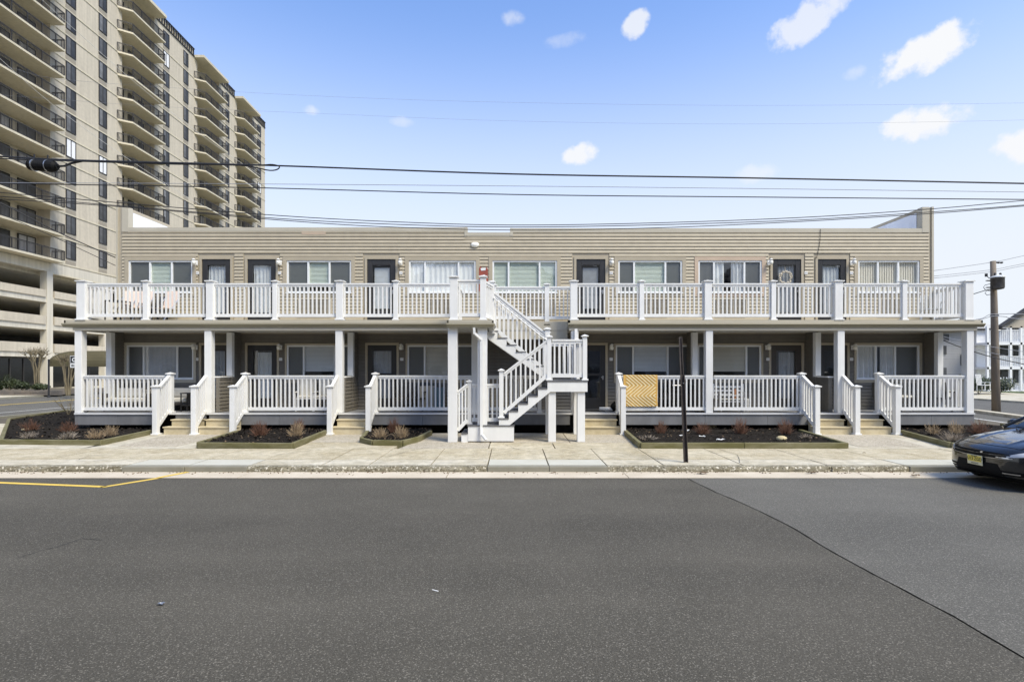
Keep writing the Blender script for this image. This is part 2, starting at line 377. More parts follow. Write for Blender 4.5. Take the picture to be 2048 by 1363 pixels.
M['chrome'] = mat('chrome', (.6, .6, .62), .15, .05, 3, metal=1)
M['plate'] = mat('plate_yellow', (.78, .62, .10), .5, .03, 2)
M['platew'] = mat('plate_pale', (.78, .72, .48), .5, .03, 2)
M['ink'] = mat('ink_black', (.02, .02, .02), .6)
M['fabric'] = mat('cream_cushion', (.60, .57, .50), .85, .06, 4)
M['wicker'] = mat('dark_wicker', (.05, .043, .038), .7, .3, 25)
M['pinkfab'] = mat('peach_canvas', (.70, .55, .45), .8, .06, 3)
M['ochre'] = mat('ochre_cloth', (.62, .37, .09), .85, .1, 12)
M['ochre2'] = mat('pale_stripe_cloth', (.80, .68, .40), .85, .08, 12)
M['redpaint'] = mat('flaking_red_paint', (.34, .065, .035), .7, .2, 6, col2=(.24, .06, .045))
M['teal'] = mat('teal_plastic', (.14, .22, .25), .5, .1, 3)
M['rock'] = mat('tan_rock', (.50, .42, .24), .85, .15, 3, bump=.4, bscale=15)
M['paper'] = mat('white_paper', (.72, .72, .70), .7, .08, 5)
M['litterleaf'] = mat('dry_leaf', (.13, .085, .045), .8, .3, 8)
# ------------------------------------------------------------------ ground, streets, pavements
ROAD = -.12
def sheet(x0, x1, y0, y1, z): return MB().quad((x0, y0, z), (x1, y0, z), (x1, y1, z), (x0, y1, z))
structure('ground', sheet(-900, 900, -500, 1200, -.40), M['grass'])
structure('road_base', sheet(-260, 260, -60, 11.45, -.145), M['tar'])
# the seam between the two surfacings runs nearly along y
random.seed(3)
seam = []
for i in range(0, 60):
    y = -8 + i * (18.85 / 59)
    x = 3.45 + .35 * min(1, (10.85 - y) / 3.5) + .03 * math.sin(y * 1.7) + random.uniform(-.012, .012)
    seam.append((x, y))
a = MB(); b = MB()
for (x0, y0), (x1, y1) in zip(seam, seam[1:]):
    w0, w1 = .008 + .008 * random.random(), .008 + .008 * random.random()
    a.quad((-250, y0, ROAD), (x0 - w0, y0, ROAD), (x1 - w1, y1, ROAD), (-250, y1, ROAD))
    b.quad((x0 + w0, y0, ROAD), (250, y0, ROAD), (250, y1, ROAD), (x1 + w1, y1, ROAD))
a.quad((-250, -60, ROAD), (3.8, -60, ROAD), (3.8, -8, ROAD), (-250, -8, ROAD)); b.quad((3.83, -60, ROAD), (250, -60, ROAD), (250, -8, ROAD), (3.83, -8, ROAD))
structure('road', a, M['asphalt']); structure('newer_road', b, M['asphalt2'])
# sandy concrete gutter along the kerb
g = MB()
gx = -22.0
for w in [3.1, 4.4, 3.9, 5.2, 4.1, 3.6, 4.8, 4.0, 5.0, 4.6, 5]:
    g.box(gx + .008, gx + w - .008, 10.82, 11.43, -.2, -.111); gx += w
structure('pavement_gutter', g, M['gutterc'])
# yellow bay line
def strip(mb, p, q, w, z):
    d = Vector((q[0]-p[0], q[1]-p[1])).normalized(); n = Vector((-d.y, d.x)) * w / 2
    return mb.quad((p[0]-n.x, p[1]-n.y, z), (q[0]-n.x, q[1]-n.y, z), (q[0]+n.x, q[1]+n.y, z), (p[0]+n.x, p[1]+n.y, z))
yl = MB(); strip(yl, (-22, 12.5 - .2), (-7.45, 10.02), .12, ROAD + .005)
yl = MB(); strip(yl, (-14.2, 11.1 - .0), (-7.42, 10.02), .12, ROAD + .005); strip(yl, (-7.45, 9.97), (-6.95, 10.8), .12, ROAD + .005); strip(yl, (-6.95, 10.8), (-6.72, 11.4), .12, -.106)
structure('road_marking', yl, M['yellow'])
# block base and pavement
structure('ground_soil', sheet(-21.6, 19.2, 11.5, 60, -.07), M['soil'])
side = thing('kerb', None, None, world=True); side['kind'] = 'structure'
def KX(px): return PX(px, 11.5)
random.seed(5)
def kerb_stone(x0, x1, smooth):
    mb = MB()
    if smooth: mb.box(x0, x1, 11.42, 11.60, -.25, 0)
    else:
        n = max(2, int((x1 - x0) / .16)); rows = []
        for i in range(n + 1):
            x = x0 + (x1 - x0) * i / n; j = lambda s: random.uniform(-s, s)
            rows.append([(x, 11.60, -.25), (x, 11.42 + j(.02), -.25), (x, 11.425 + j(.022), -.06 + j(.02)), (x, 11.455 + j(.02), -.006 + j(.008)), (x, 11.60, 0)])
        vs = [p for r in rows for p in r]; fs = []
        for i in range(n):
            for k in range(4): fs.append((i*5+k, (i+1)*5+k, (i+1)*5+k+1, i*5+k+1))
        fs += [(0, 1, 2, 3, 4), (n*5+4, n*5+3, n*5+2, n*5+1, n*5)]
        mb.add(vs, fs)
    part('kerb_stone', mb, M['kerb2'] if smooth else M['kerb'], side, bevel=.012 if smooth else 0)
ks = [(-700, 0), (-380, 0), (-80, 0), (248, 1), (373, 1), (497, 0), (735, 0), (975, 1), (1098, 1), (1215, 0), (1460, 0), (1660, 0), (1815, 1), (2060, 1), (2300, 0), (2560, None)]
for (p, s), (q, _) in zip(ks, ks[1:]): kerb_stone(KX(p) + .004, KX(q) - .004, s)
pv = thing('pavement', None, None, world=True); pv['kind'] = 'structure'
def slab(poly, m, z=0.0, t=.08, gap=.013):
    c = Vector((sum(p[0] for p in poly) / len(poly), sum(p[1] for p in poly) / len(poly)))
    q = []
    for p in poly:
        d = c - Vector(p); d = d.normalized() * gap * 1.4; q.append((p[0] + d.x, p[1] + d.y))
    part('paving_slab', MB().prism(q, 'z', z - t, z), m, pv)
random.seed(8)
# strip behind the kerb, main walk, and the strip up to the house
xs = [KX(p) for p in (-700, -420, -190, 30, 248, 373, 497, 640, 735, 860, 975, 1098, 1215, 1330, 1490, 1660, 1815, 1935, 2060, 2300, 2560)]
for i, (x0, x1) in enumerate(zip(xs, xs[1:])):
    drop = KX(248) - .01 <= x0 < KX(497) - .01 or KX(975) - .01 <= x0 < KX(1215) - .01 or KX(1815) - .01 <= x0 < KX(2250)
    slab([(x0, 11.605), (x1, 11.605), (x1, 12.32), (x0, 12.32)], M['dropslab'] if drop else M['walk2'], z=random.uniform(-.002, .004))
    slab([(x0, 12.325), (x1, 12.325), (x1, 14.0), (x0, 14.0)], M['walk'], z=random.uniform(-.004, .004))
    if x0 < -22: continue
# between the beds: aggregate and plain panels in front of every flight of steps
for poly, m in [
    ([(-11.0, 14.0), (-8.1, 14.0), (-8.45, 17.4), (-11.4, 17.4)], 'walk2'), ([(-10.3, 14.35), (-8.75, 14.35), (-8.9, 17.0), (-10.6, 17.0)], 'aggr'),
    ([(-5.55, 14.0), (-3.0, 14.0), (-3.0, 15.2), (-5.6, 15.2)], 'walk'), ([(-5.65, 15.2), (-4.2, 15.2), (-4.45, 17.4), (-5.9, 17.4)], 'aggr'),
    ([(-2.9, 14.0), (-.6, 14.0), (-.6, 15.0), (-2.75, 15.0)], 'aggr'), ([(-2.75, 15.0), (-.6, 15.0), (-.6, 17.4), (-2.5, 17.4)], 'aggr'),
    ([(-.6, 14.0), (1.1, 14.0), (1.1, 15.1), (-.6, 15.1)], 'walk'), ([(1.1, 14.0), (3.3, 14.0), (3.3, 15.1), (1.1, 15.1)], 'walk'),
    ([(-.6, 15.1), (1.6, 15.1), (1.6, 17.4), (-.6, 17.4)], 'aggr'), ([(1.6, 15.1), (3.4, 15.1), (3.6, 17.4), (1.6, 17.4)], 'aggr'),
    ([(8.5, 14.0), (11.3, 14.0), (12.0, 17.4), (9.0, 17.4)], 'walk2'), ([(9.0, 14.3), (10.8, 14.3), (11.3, 16.9), (9.3, 16.9)], 'aggr'),
    ([(-13.79, 14.0), (-11.0, 14.0), (-10.85, 14.58), (-13.79, 14.76)], 'walk2'), ([(-22, 14.0), (-13.8, 14.0), (-13.8, 14.85), (-22, 14.85)], 'walk2'), ([(-21.7, 14.85), (-13.9, 14.85), (-18.4, 20.4), (-21.7, 20.4)], 'walk2')]:
    z = .006 if m == 'aggr' and poly[0][1] in (14.35, 14.3) else 0
    slab(poly, M[m], z=z)
# cracks in the slabs and the asphalt, grit and leaves lying in the gutter
def crack(name, pts, z, w, m, parent=None):
    mb = MB(); random.seed(len(pts) * 7 + int(pts[0][0] * 10)); q = []
    for (p0, p1) in zip(pts, pts[1:]):
        for i in range(6): t = i / 6; q.append((p0[0] + (p1[0]-p0[0])*t + random.uniform(-.02, .02), p0[1] + (p1[1]-p0[1])*t + random.uniform(-.02, .02)))
    q.append(pts[-1])
    for a_, b_ in zip(q, q[1:]): strip(mb, a_, b_, w * random.uniform(.5, 1.2), z)
    return structure(name, mb, m, parent)
def gp(px, py, z=0.): Z = GZ(py, z); return (PX(px, Z), Z)
for pts in ([(862, 893), (812, 903), (770, 915)], [(1010, 889), (1030, 897), (1060, 903)], [(1440, 899), (1475, 910), (1480, 925)], [(640, 897), (600, 905), (560, 909)], [(230, 905), (180, 912), (150, 921)]): crack('pavement_crack', [gp(*p) for p in pts], .012, .012, M['tar'], pv)
for pts in ([(38, 1114), (80, 1102), (120, 1092), (165, 1076)], [(165, 1076), (205, 1080)]): crack('road_crack', [gp(*p, ROAD) for p in pts], ROAD + .004, .010, M['tar'])
random.seed(19); db = MB()
for _ in range(420):
    x = random.uniform(-13, 12); y = 11.41 - abs(random.gauss(0, .12)); s_ = random.uniform(.008, .03)
    u = Vector((random.gauss(0, 1), random.gauss(0, 1), .2)).normalized() * s_; v = u.orthogonal().normalized() * s_ * .6; o_ = Vector((x, max(10.9, y), -.1045))
    db.quad(o_ - u, o_ + v, o_ + u, o_ - v)
tag(part('gutter_debris', db, M['litterleaf']), 'scattered grit and leaf crumbs lying in the gutter along the kerb', 'debris', kind='stuff')
# ---------------- cross street on the left, with its far pavement
structure('side_street', sheet(-36, -21.9, 11.46, 400, ROAD), M['asphalt2'])
structure('side_street_kerb', MB().box(-22, -21.75, 11.6, 200, -.25, 0).box(-36.25, -36, 11.6, 200, -.25, 0), M['kerb2'])
ln = MB(); strip(ln, (-30.0, 11.6), (-31.2, 300), .13, ROAD + .005); strip(ln, (-30.35, 11.6), (-31.55, 300), .13, ROAD + .005)
structure('road_marking', ln, M['yellow'])
ln = MB(); strip(ln, (-24.9, 14), (-25.6, 300), .14, ROAD + .005); strip(ln, (-22.6, 14), (-22.8, 40), .12, ROAD + .005)
structure('road_marking', ln, M['whitepaint'])
structure('far_pavement', sheet(-250, -36.25, 11.5, 400, -.005), M['walk2'])
# ---------------- cross street on the right
structure('right_street', sheet(17.2, 31.8, 11.46, 400, -.115), M['asphalt2'])
ln = MB()
for x, w in ((19.3, .12), (19.95, .10), (20.8, .16)): strip(ln, (x - 3.2, 11.6), (x + 1.2, 34), w, -.110)
structure('road_marking', ln, M['whitepaint'])
rp = MB().prism([(18.5, 11.6), (18.9, 11.6), (25.5, 36), (25.0, 36)], 'z', -.2, .02)
structure('right_kerb', rp, M['walk2'])
structure('right_pavement', MB().box(31.8, 42, 11.5, 400, -.3, 0), M['walk2'])
structure('right_lawn', sheet(42, 250, 11.5, 400, -.02), M['grass'])

# ------------------------------------------------------------------ the motel
ZP, ZW = 17.6, 19.18
FLOOR, DECK, CEIL = .62, 3.58, 3.25
def XP(px): return PX(px, ZP)
def XW(px): return PX(px, ZW)
motel = thing('motel_building', 'long two storey beige sided motel with white railings and a porch along both floors', 'building', (0, 18.5, 0), world=True)
XL, XR = XW(235), XW(1865)
YB = ZW + 11
# openings: (px0, px1, z bottom, z top)
WT, WB = PH(521, ZW), PH(585, ZW)
LT, LB = PH(690, ZW), PH(757, ZW)
UW = [(258, 386), (574, 703), (818, 952), (985, 1114), (1236, 1364), (1396, 1523), (1715, 1838)]
UD = [(404, 462), (495, 553), (734, 792), (1152, 1211), (1544, 1602), (1634, 1692)]
LW = [(254, 388), (574, 703), (815, 947), (1231, 1378), (1395, 1522), (1712, 1838)]
LD = [(403, 461), (495, 555), (735, 794), (1155, 1211), (1541, 1603), (1638, 1694)]
opens = [(XW(a), XW(b), WB, WT) for a, b in UW] + [(XW(a), XW(b), DECK + .02, PH(518, ZW)) for a, b in UD] + \
        [(XW(a), XW(b), LB, LT) for a, b in LW] + [(XW(a), XW(b), FLOOR, LT + .01) for a, b in LD]
def gaps(z0, z1, x0, x1, pad=0.0):
    s = sorted((a - pad, b + pad) for a, b, c, d in opens if c - pad < z1 - .02 and d + pad > z0 + .02)
    out = []; x = x0
    for a, b in s:
        if a > x + .02: out.append((x, a))
        x = max(x, b)
    if x < x1 - .02: out.append((x, x1))
    return out
wall = MB(); lowall = MB(); zs = sorted({.05, FLOOR, LB, LT, LT + .01, CEIL, DECK + .02, WB, WT, PH(518, ZW), 6.62})
for z0, z1 in zip(zs, zs[1:]):
    for a, b in gaps(z0, z1, XL, XR): (wall if z0 >= CEIL else lowall).box(a, b, ZW, ZW + .18, z0, z1)
TOPZ = PH(456, ZW); NOTCH = PH(466, ZW)
wall.box(XL, XW(933), ZW, ZW + .18, 6.62, TOPZ); wall.box(XW(933), XW(1022), ZW, ZW + .18, 6.62, NOTCH); wall.box(XW(1022), XR, ZW, ZW + .18, 6.62, TOPZ - .03)
PT = PH(415, ZW)
wall.box(XL, XL + .36, ZW + .18, YB, .05, PT); wall.box(XR - .36, XR, ZW + .18, YB, .05, PT)
wall.box(XL + .36, XR - .36, YB - .2, YB, .05, 6.4)
wall.box(XL, XL + .36, ZW, ZW + .18, TOPZ, PT); wall.box(XR - .36, XR, ZW, ZW + .18, TOPZ - .03, PT)
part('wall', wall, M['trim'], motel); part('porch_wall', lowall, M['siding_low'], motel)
for x in (XL + .361, XR - .38): part('parapet_lining', MB().box(x, x + .019, ZW + .25, YB - .3, 6.5, PT - .12), M['white_wall'], motel)
part('roof', MB().box(XL + .37, XR - .37, ZW + .19, YB - .21, 6.3, 6.45), M['white_wall'], motel)
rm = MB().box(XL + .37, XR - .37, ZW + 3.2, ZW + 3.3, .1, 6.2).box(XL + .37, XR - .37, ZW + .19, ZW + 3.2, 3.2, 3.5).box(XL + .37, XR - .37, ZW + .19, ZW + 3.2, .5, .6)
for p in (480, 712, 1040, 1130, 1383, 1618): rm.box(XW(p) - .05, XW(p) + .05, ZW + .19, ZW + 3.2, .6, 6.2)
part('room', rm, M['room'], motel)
# coping along the parapet, with the notch
cp = MB(); y0, y1 = ZW - .035, ZW + .2
cp.box(XL + .2, XW(930), y0, y1, TOPZ - .12, TOPZ + .015); cp.box(XW(1025), XR - .18, y0, y1, TOPZ - .15, TOPZ - .015)
cp.box(XW(930), XW(1025), y0 + .002, y1, NOTCH - .11, NOTCH + .015)
cp.box(XW(929), XW(935), y0 - .004, y1 + .002, NOTCH - .11, TOPZ + .02); cp.box(XW(1020), XW(1026), y0 - .004, y1 + .002, NOTCH - .11, TOPZ - .01)
part('coping', cp, M['fascia'], motel)
for q in ((XW(245), XW(258), y0 - .006, y1, TOPZ - .13, PT + .01), (XW(1843), XW(1857), y0 - .006, y1, TOPZ - .16, PT + .01), (XL - .02, XW(237), y0 - .004, y1 + .004, DECK, PT + .02), (XW(1862), XR + .02, y0 - .004, y1 + .004, DECK, PT + .02)):
    part('corner_trim', MB().box(*q), M['fascia'], motel)

# lap siding, course by course
H = .1165
BCACHE = {}
def board_mesh(L, m='siding', h=H):
    k = (round(L, 2), m)
    if k not in BCACHE:
        BCACHE[k] = MB().prism([(0, 0), (-.034, 0), (-.035, .014), (-.014, h - .013), (0, h - .013)], 'x', 0, L).mesh('siding_board', M[m])
    return BCACHE[k]
brd = []
CX0, CX1 = XW(245), XW(1857)
z = DECK + .03
while z < TOPZ - .17:
    for a, b in gaps(z, z + H, CX0, CX1, pad=.13):
        if b - a > 20 and z + H < NOTCH - .12:          # vinyl comes in lengths: staggered butt joints
            x = a; row = int(round(z / H)); first = [2.1, 3.3, 1.2][row // 2 % 3]
            while x < b - .01: x2 = min(b, x + (first if x == a else 3.75)); x2 = b if b - x2 < .6 else x2; brd.append((x, x2 - (.003 if x2 < b else 0), z)); x = x2
        else: brd.append((a, b, z))
    z += H
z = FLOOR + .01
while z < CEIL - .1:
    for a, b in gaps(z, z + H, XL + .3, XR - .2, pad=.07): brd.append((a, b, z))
    z += H
brd.sort(key=lambda q: q[0] - q[1])
rest = {'siding': MB(), 'siding_low': MB()}; nb = 0
for a, b, z in brd:
    if b - a > 20 and z > DECK:   # the courses beside the notch stop at it
        for c, d in ((a, XW(929)), (XW(1026), b)): put('siding_board', board_mesh(d - c), motel, (c, ZW, z)); nb += 1
        mid = MB().prism([(ZW, z), (ZW - .022, z), (ZW - .022, min(z + H, NOTCH - .11)), (ZW, min(z + H, NOTCH - .11))], 'x', XW(929), XW(1026))
        if z < NOTCH - .15: part('siding_board', mid, M['siding'], motel)
        continue
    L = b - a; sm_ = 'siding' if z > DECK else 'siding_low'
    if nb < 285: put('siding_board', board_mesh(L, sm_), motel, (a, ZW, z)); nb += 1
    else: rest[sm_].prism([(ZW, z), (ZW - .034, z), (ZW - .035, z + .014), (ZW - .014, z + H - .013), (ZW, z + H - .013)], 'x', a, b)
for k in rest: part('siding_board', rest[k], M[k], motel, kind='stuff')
# loose strip near the top left, the joint on the right
part('patched_board', MB().box(XW(604), XW(652), ZW - .034, ZW - .02, PH(469, ZW), PH(463, ZW)), M['pink_trim'], motel)

# ---- windows
def curtain_mb(x0, x1, y, z0, z1, folds, depth=.03, n=None):
    mb = MB(); n = n or folds * 6; top = []; bot = []
    for i in range(n + 1):
        u = i / n; dy = depth * math.sin(u * folds * 2 * math.pi + .6 * math.sin(u * 9)); top.append((x0 + (x1-x0)*u, y + dy, z1)); bot.append((x0 + (x1-x0)*u, y + dy * 1.2, z0))
    for i in range(n): mb.quad(bot[i], bot[i+1], top[i+1], top[i])
    return mb
def slat_mb(x0, x1, y, z0, z1, step=.045):
    mb = MB(); z = z0
    while z < z1:
        mb.quad((x0, y - .012, z), (x1, y - .012, z), (x1, y + .012, z + step * .92), (x0, y + .012, z + step * .92)); z += step
    return mb
def vslat_mb(x0, x1, y, z0, z1, step=.085):
    mb = MB(); x = x0
    while x < x1:
        mb.quad((x, y - .008, z0), (x + step, y + .008, z0), (x + step, y + .008, z1), (x, y - .008, z1)); x += step * .97
    return mb
def window(px0, px1, z0, z1, fr=(.31, .68), panes='sgs', cover='blind', covmat='blind', trim='trim', cw=.13, sill=True, casing=True):
    x0, x1 = XW(px0), XW(px1); y = ZW
    c = MB(); yf = y - .045
    if casing:
        c.box(x0 - cw, x1 + cw, yf, y + .02, z1, z1 + cw).box(x0 - cw, x0, yf, y + .02, z0 - .14, z1).box(x1, x1 + cw, yf, y + .02, z0 - .14, z1).box(x0, x1, yf + .004, y + .02, z0 - .14, z0 - .035)
    else: c.box(x0, x1, y - .03, y + .02, z1, z1 + .05)
    w = part('window', c, M[trim], motel)
    f = MB(); t = .055
    f.box(x0, x1, y - .02, y + .08, z1 - t, z1).box(x0, x1, y - .02, y + .08, z0, z0 + t * .8).box(x0, x0 + t, y - .02, y + .08, z0 + t*.8, z1 - t).box(x1 - t, x1, y - .02, y + .08, z0 + t*.8, z1 - t)
    part('frame', f, M['frame'], w)
    e = [x0 + t] + [x0 + (x1 - x0) * q for q in fr] + [x1 - t]
    for q in e[1:-1]: part('mullion', MB().box(q - .03, q + .03, y - .012, y + .07, z0 + t*.8, z1 - t), M['frame'], w)
    for i, k in enumerate(panes):
        m = {'s': M['screen'], 'g': M['glass']}[k]
        a, b = e[i] + (.03 if i else 0), e[i+1] - (.03 if i < len(panes) - 1 else 0)
        part('screen' if k == 's' else 'pane', MB().quad((a, y + .03, z0 + .04), (b, y + .03, z0 + .04), (b, y + .03, z1 - t), (a, y + .03, z1 - t)), m, w)
    if sill: part('sill', MB().box(x0 - .02, x1 + .02, y - .075, y, z0 - .034, z0 + .002), M['frame'], w)
    ya = y + .07
    if cover == 'blind': part('blind', slat_mb(x0, x1, ya, z0, z1), M[covmat], w, kind='stuff')
    elif cover == 'half': part('blind', slat_mb(x0, x1, ya, z0 + (z1 - z0) * .22, z1), M[covmat], w, kind='stuff')
    elif cover == 'vertical': part('blind', vslat_mb(x0, x1, ya, z0, z1), M[covmat], w, kind='stuff')
    elif cover == 'curtain': part('curtain', curtain_mb(x0, x1, ya, z0, z1, 14, .009), M[covmat], w)
    elif cover == 'open':
        d = x1 - x0
        for a, b in ((0, .42), (.53, .80)): part('curtain', curtain_mb(x0 + d*a, x0 + d*b, ya, z0, z1, 5, .035), M[covmat], w)
        part('curtain', curtain_mb(x0 + d*.80, x1, ya, z0, z1, 3, .03), M['grey_curtain'], w)
    elif cover == 'pair':
        d = x1 - x0
        for a, b in ((0, .36), (.40, .66)): part('curtain', curtain_mb(x0 + d*a, x0 + d*b, ya, z0, z1, 5, .04), M[covmat], w)
        part('curtain', curtain_mb(x0 + d*.68, x1, ya, z0, z1, 3, .03), M['dark_curtain'], w)
    return w
window(258, 386, WB, WT, (.33, .67), 'sgs', 'blind', 'blind')
window(574, 703, WB, WT, (.33, .66), 'sgs', 'half', 'blind')
window(818, 952, WB, WT, (.24, .74), 'ggg', 'curtain', 'blind_white')
window(985, 1114, WB, WT, (.25, .73), 'ggg', 'blind', 'blind')
window(1236, 1364, WB, WT, (.25, .74), 'sgs', 'blind', 'blind')
window(1396, 1523, WB, WT, (.25, .73), 'sgs', 'open', 'curtain', trim='pink_trim')
window(1715, 1838, WB, WT, (.33, .66), 'ggg', 'vertical', 'beige_blind')
window(254, 388, LB, LT, (.25, .75), 'sgs', 'curtain', 'grey_curtain', trim='fascia', cw=.09)
window(574, 703, LB, LT, (.26, .74), 'sgs', 'half', 'blind_white', cw=.06)
window(815, 947, LB, LT, (.26, .74), 'sgs', 'blind', 'beige_blind', cw=.06)
window(1231, 1378, LB, LT, (.24, .71), 'sgs', 'half', 'blind_white', cw=.06)
window(1395, 1522, LB, LT, (.2, .77), 'sgs', 'half', 'beige_blind', cw=.06)
window(1712, 1838, LB, LT, (.31, .62), 'ggs', 'pair', 'curtain', cw=.08)
# ---- doors
def door(px0, px1, z0, z1, m='char', inside='curtain', inmat='curtain', glass='glassr', gb=.17, midrail=False):
    x0, x1 = XW(px0), XW(px1); y = ZW; h = z1 - z0
    sx = (x1 - x0) * .19; zt = z1 - .21; zb = z0 + h * gb
    d = MB().box(x0 + .01, x0 + sx, y - .01, y + .05, z0, z1 - .01).box(x1 - sx, x1 - .01, y - .01, y + .05, z0, z1 - .01).box(x0 + sx, x1 - sx, y - .01, y + .05, zt, z1 - .01).box(x0 + sx, x1 - sx, y - .01, y + .05, z0, zb)
    if midrail: d.box(x0 + sx, x1 - sx, y - .008, y + .045, z0 + h * .52, z0 + h * .56)
    o = part('door', d, M[m], motel, bevel=.008)
    part('pane', MB().quad((x0 + sx, y + .02, zb), (x1 - sx, y + .02, zb), (x1 - sx, y + .02, zt), (x0 + sx, y + .02, zt)), M[glass], o)
    part('casing', MB().box(x0 - .07, x0 + .008, y - .04, y + .02, z0, z1 + .07).box(x1 - .008, x1 + .07, y - .04, y + .02, z0, z1 + .07).box(x0 + .008, x1 - .008, y - .04, y + .02, z1 - .008, z1 + .07), M['trim'], o)
    part('handle', MB().box(x1 - sx * .62, x1 - sx * .42, y - .05, y - .01, z0 + h * .46, z0 + h * .52).box(x1 - sx * .9, x1 - sx * .42, y - .065, y - .045, z0 + h * .49, z0 + h * .505), M['metal'], o)
    ya = y + .09
    if inside == 'curtain': part('curtain', curtain_mb(x0 + sx, x1 - sx, ya, zb, zt, 5, .015), M[inmat], o)
    elif inside == 'part': part('curtain', curtain_mb(x0 + sx + .12, x1 - sx, ya, zb, zt - .05, 4, .02), M[inmat], o)
    elif inside == 'window':
        part('inner_window', MB().box(x0 + sx + .05, x1 - sx - .05, ya, ya + .03, zb + .15, zt - .08), M[inmat], o)
    part('inner_door', MB().box(x0, x1, ya + .06, ya + .1, z0, z1), M['room'], o)
    return o
DT = PH(518, ZW)
door(404, 462, DECK + .02, DT, inside='curtain'); door(495, 553, DECK + .02, DT); door(734, 792, DECK + .02, DT, inside='window', inmat='curtain')
door(1152, 1211, DECK + .02, DT, inside='window', inmat='grey_curtain'); wreath_door = door(1544, 1602, DECK + .02, DT, inmat='grey_curtain'); door(1634, 1692, DECK + .02, DT)
DL = LT + .01
door(403, 461, FLOOR, DL, 'brown', 'curtain', 'grey_curtain'); door(495, 555, FLOOR, DL, 'char', 'part', 'curtain'); door(735, 794, FLOOR, DL, 'char', 'curtain', 'grey_curtain', midrail=True)
door(1155, 1211, FLOOR, DL, 'char', None, glass='dglass', midrail=True); door(1541, 1603, FLOOR, DL, 'brown', 'part', 'grey_curtain'); door(1638, 1694, FLOOR, DL, 'char', None, glass='dglass')
# ---- lamps and number plates
def lamp(px, py):
    x, z, y = XW(px), PH(py, ZW), ZW - .03
    o = part('wall_lamp', MB().box(x - .055, x + .055, y - .02, y + .01, z - .09, z + .07).tube([(x, y - .02, z - .02), (x, y - .09, z + .07), (x, y - .15, z + .08), (x, y - .16, z + .05)], .012, 6), M['white'], motel)
    part('lamp_shade', MB().lathe((x, y - .16, z - .10), [(.04, 0), (.062, .02), (.075, .10), (.03, .15), (.012, .17)], 10), M['lampglass'], o, smooth=True)
    part('finial', MB().lathe((x, y - .16, z + .06), [(.07, 0), (.05, .03), (.01, .05)], 10), M['white'], o, smooth=True)
for px in (393.5, 561, 802, 1222, 1537, 1702): lamp(px, 525)
for px in (393.5, 562, 804, 1222, 1533, 1704): lamp(px, 694)
def plaque(px, py):
    x, z, y = XW(px), PH(py, ZW), ZW - .032
    o = part('number_plate', MB().box(x - .055, x + .055, y - .01, y + .01, z - .05, z + .05), M['white'], motel, bevel=.004)
    part('digit', MB().box(x - .03, x - .016, y - .014, y - .01, z - .025, z + .025).box(x + .008, x + .03, y - .014, y - .01, z + .012, z + .025).box(x + .02, x + .03, y - .0142, y - .01, z - .025, z + .013), M['metal'], o)
for px in (396, 560, 802, 1222, 1611, 1702): plaque(px, 546)
for px in (395, 562, 804, 1222, 1535, 1702): plaque(px, 718)
fl = MB().ball((XW(950), ZW - .04, PH(490, ZW)), .15, .06, .095, 14, 8)
o = part('flood_lamp', fl, M['lampglass'], motel, smooth=True)
part('lamp_base', MB().ball((XW(950), ZW - .02, PH(490, ZW)), .175, .03, .115, 14, 8), M['gutter'], o, smooth=True)
# ---- air conditioners under the upper windows
def ptac(px0, px1):
    x0, x1 = XW(px0), XW(px1); z0, z1 = PH(630, ZW), PH(597, ZW); y = ZW - .025
    o = part('air_conditioner', MB().box(x0, x1, y - .05, y, z1 - .04, z1).box(x0, x1, y - .05, y, z0, z0 + .04).box(x0, x0 + .04, y - .05, y, z0 + .04, z1 - .04).box(x1 - .04, x1, y - .05, y, z0 + .04, z1 - .04), M['louvre'], motel)
    lv = MB(); n = 11
    for i in range(n):
        z = z0 + .05 + i * (z1 - z0 - .1) / n; lv.box(x0 + .04, x1 - .04, y - .04, y - .028, z, z + .015)
    for i in range(1, 9):
        x = x0 + (x1 - x0) * i / 9; lv.box(x - .009, x + .009, y - .036, y - .024, z0 + .04, z1 - .04)
    part('grille', lv, M['louvre'], o, kind='stuff'); part('core', MB().box(x0 + .04, x1 - .04, y - .012, y, z0 + .04, z1 - .04), M['dark'], o)
for a, b in ((598, 664), (852, 905), (1052, 1112), (1278, 1336), (1432, 1492), (1758, 1806)): ptac(a, b)
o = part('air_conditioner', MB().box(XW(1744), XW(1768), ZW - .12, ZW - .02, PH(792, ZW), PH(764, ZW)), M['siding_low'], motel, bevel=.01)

# ---- porch deck, fascia, gutter, soffit
XDL, XDR = XP(150), XP(1948)
RX0, RX1, RY = -.64, 1.93, 18.18       # recess of the upper deck behind the stairs
dk = MB()
dk.box(XDL, RX0, ZP - .02, ZW, CEIL + .06, DECK).box(RX1, XDR, ZP - .02, ZW, CEIL + .06, DECK).box(RX0, RX1, RY, ZW, CEIL + .06, DECK)
part('upper_deck', dk, M['fascia'], motel)
part('soffit', MB().box(XDL + .1, RX0 - .01, ZP + .1, ZW - .03, CEIL + .03, CEIL + .055).box(RX1 + .01, XDR - .1, ZP + .1, ZW - .03, CEIL + .03, CEIL + .055).box(RX0 - .01, RX1 + .01, RY + .05, ZW - .03, CEIL + .028, CEIL + .053), M['soffit'], motel)
def gutter(x0, x1, yf, zt, m=None):
    # moulded gutter: drip edge, ogee trough, beam under it
    prof = [(yf, zt), (yf, zt - .09), (yf - .11, zt - .10), (yf - .12, zt - .13), (yf - .055, zt - .20), (yf - .045, zt - .225), (yf, zt - .225)]
    part('gutter', MB().prism([(y, z) for y, z in prof], 'x', x0, x1), M['gutter'], motel)
    part('fascia_board', MB().box(x0 + .08, x1 - .08, yf - .035, yf, zt - .088, zt + .006), M['fascia'], motel)
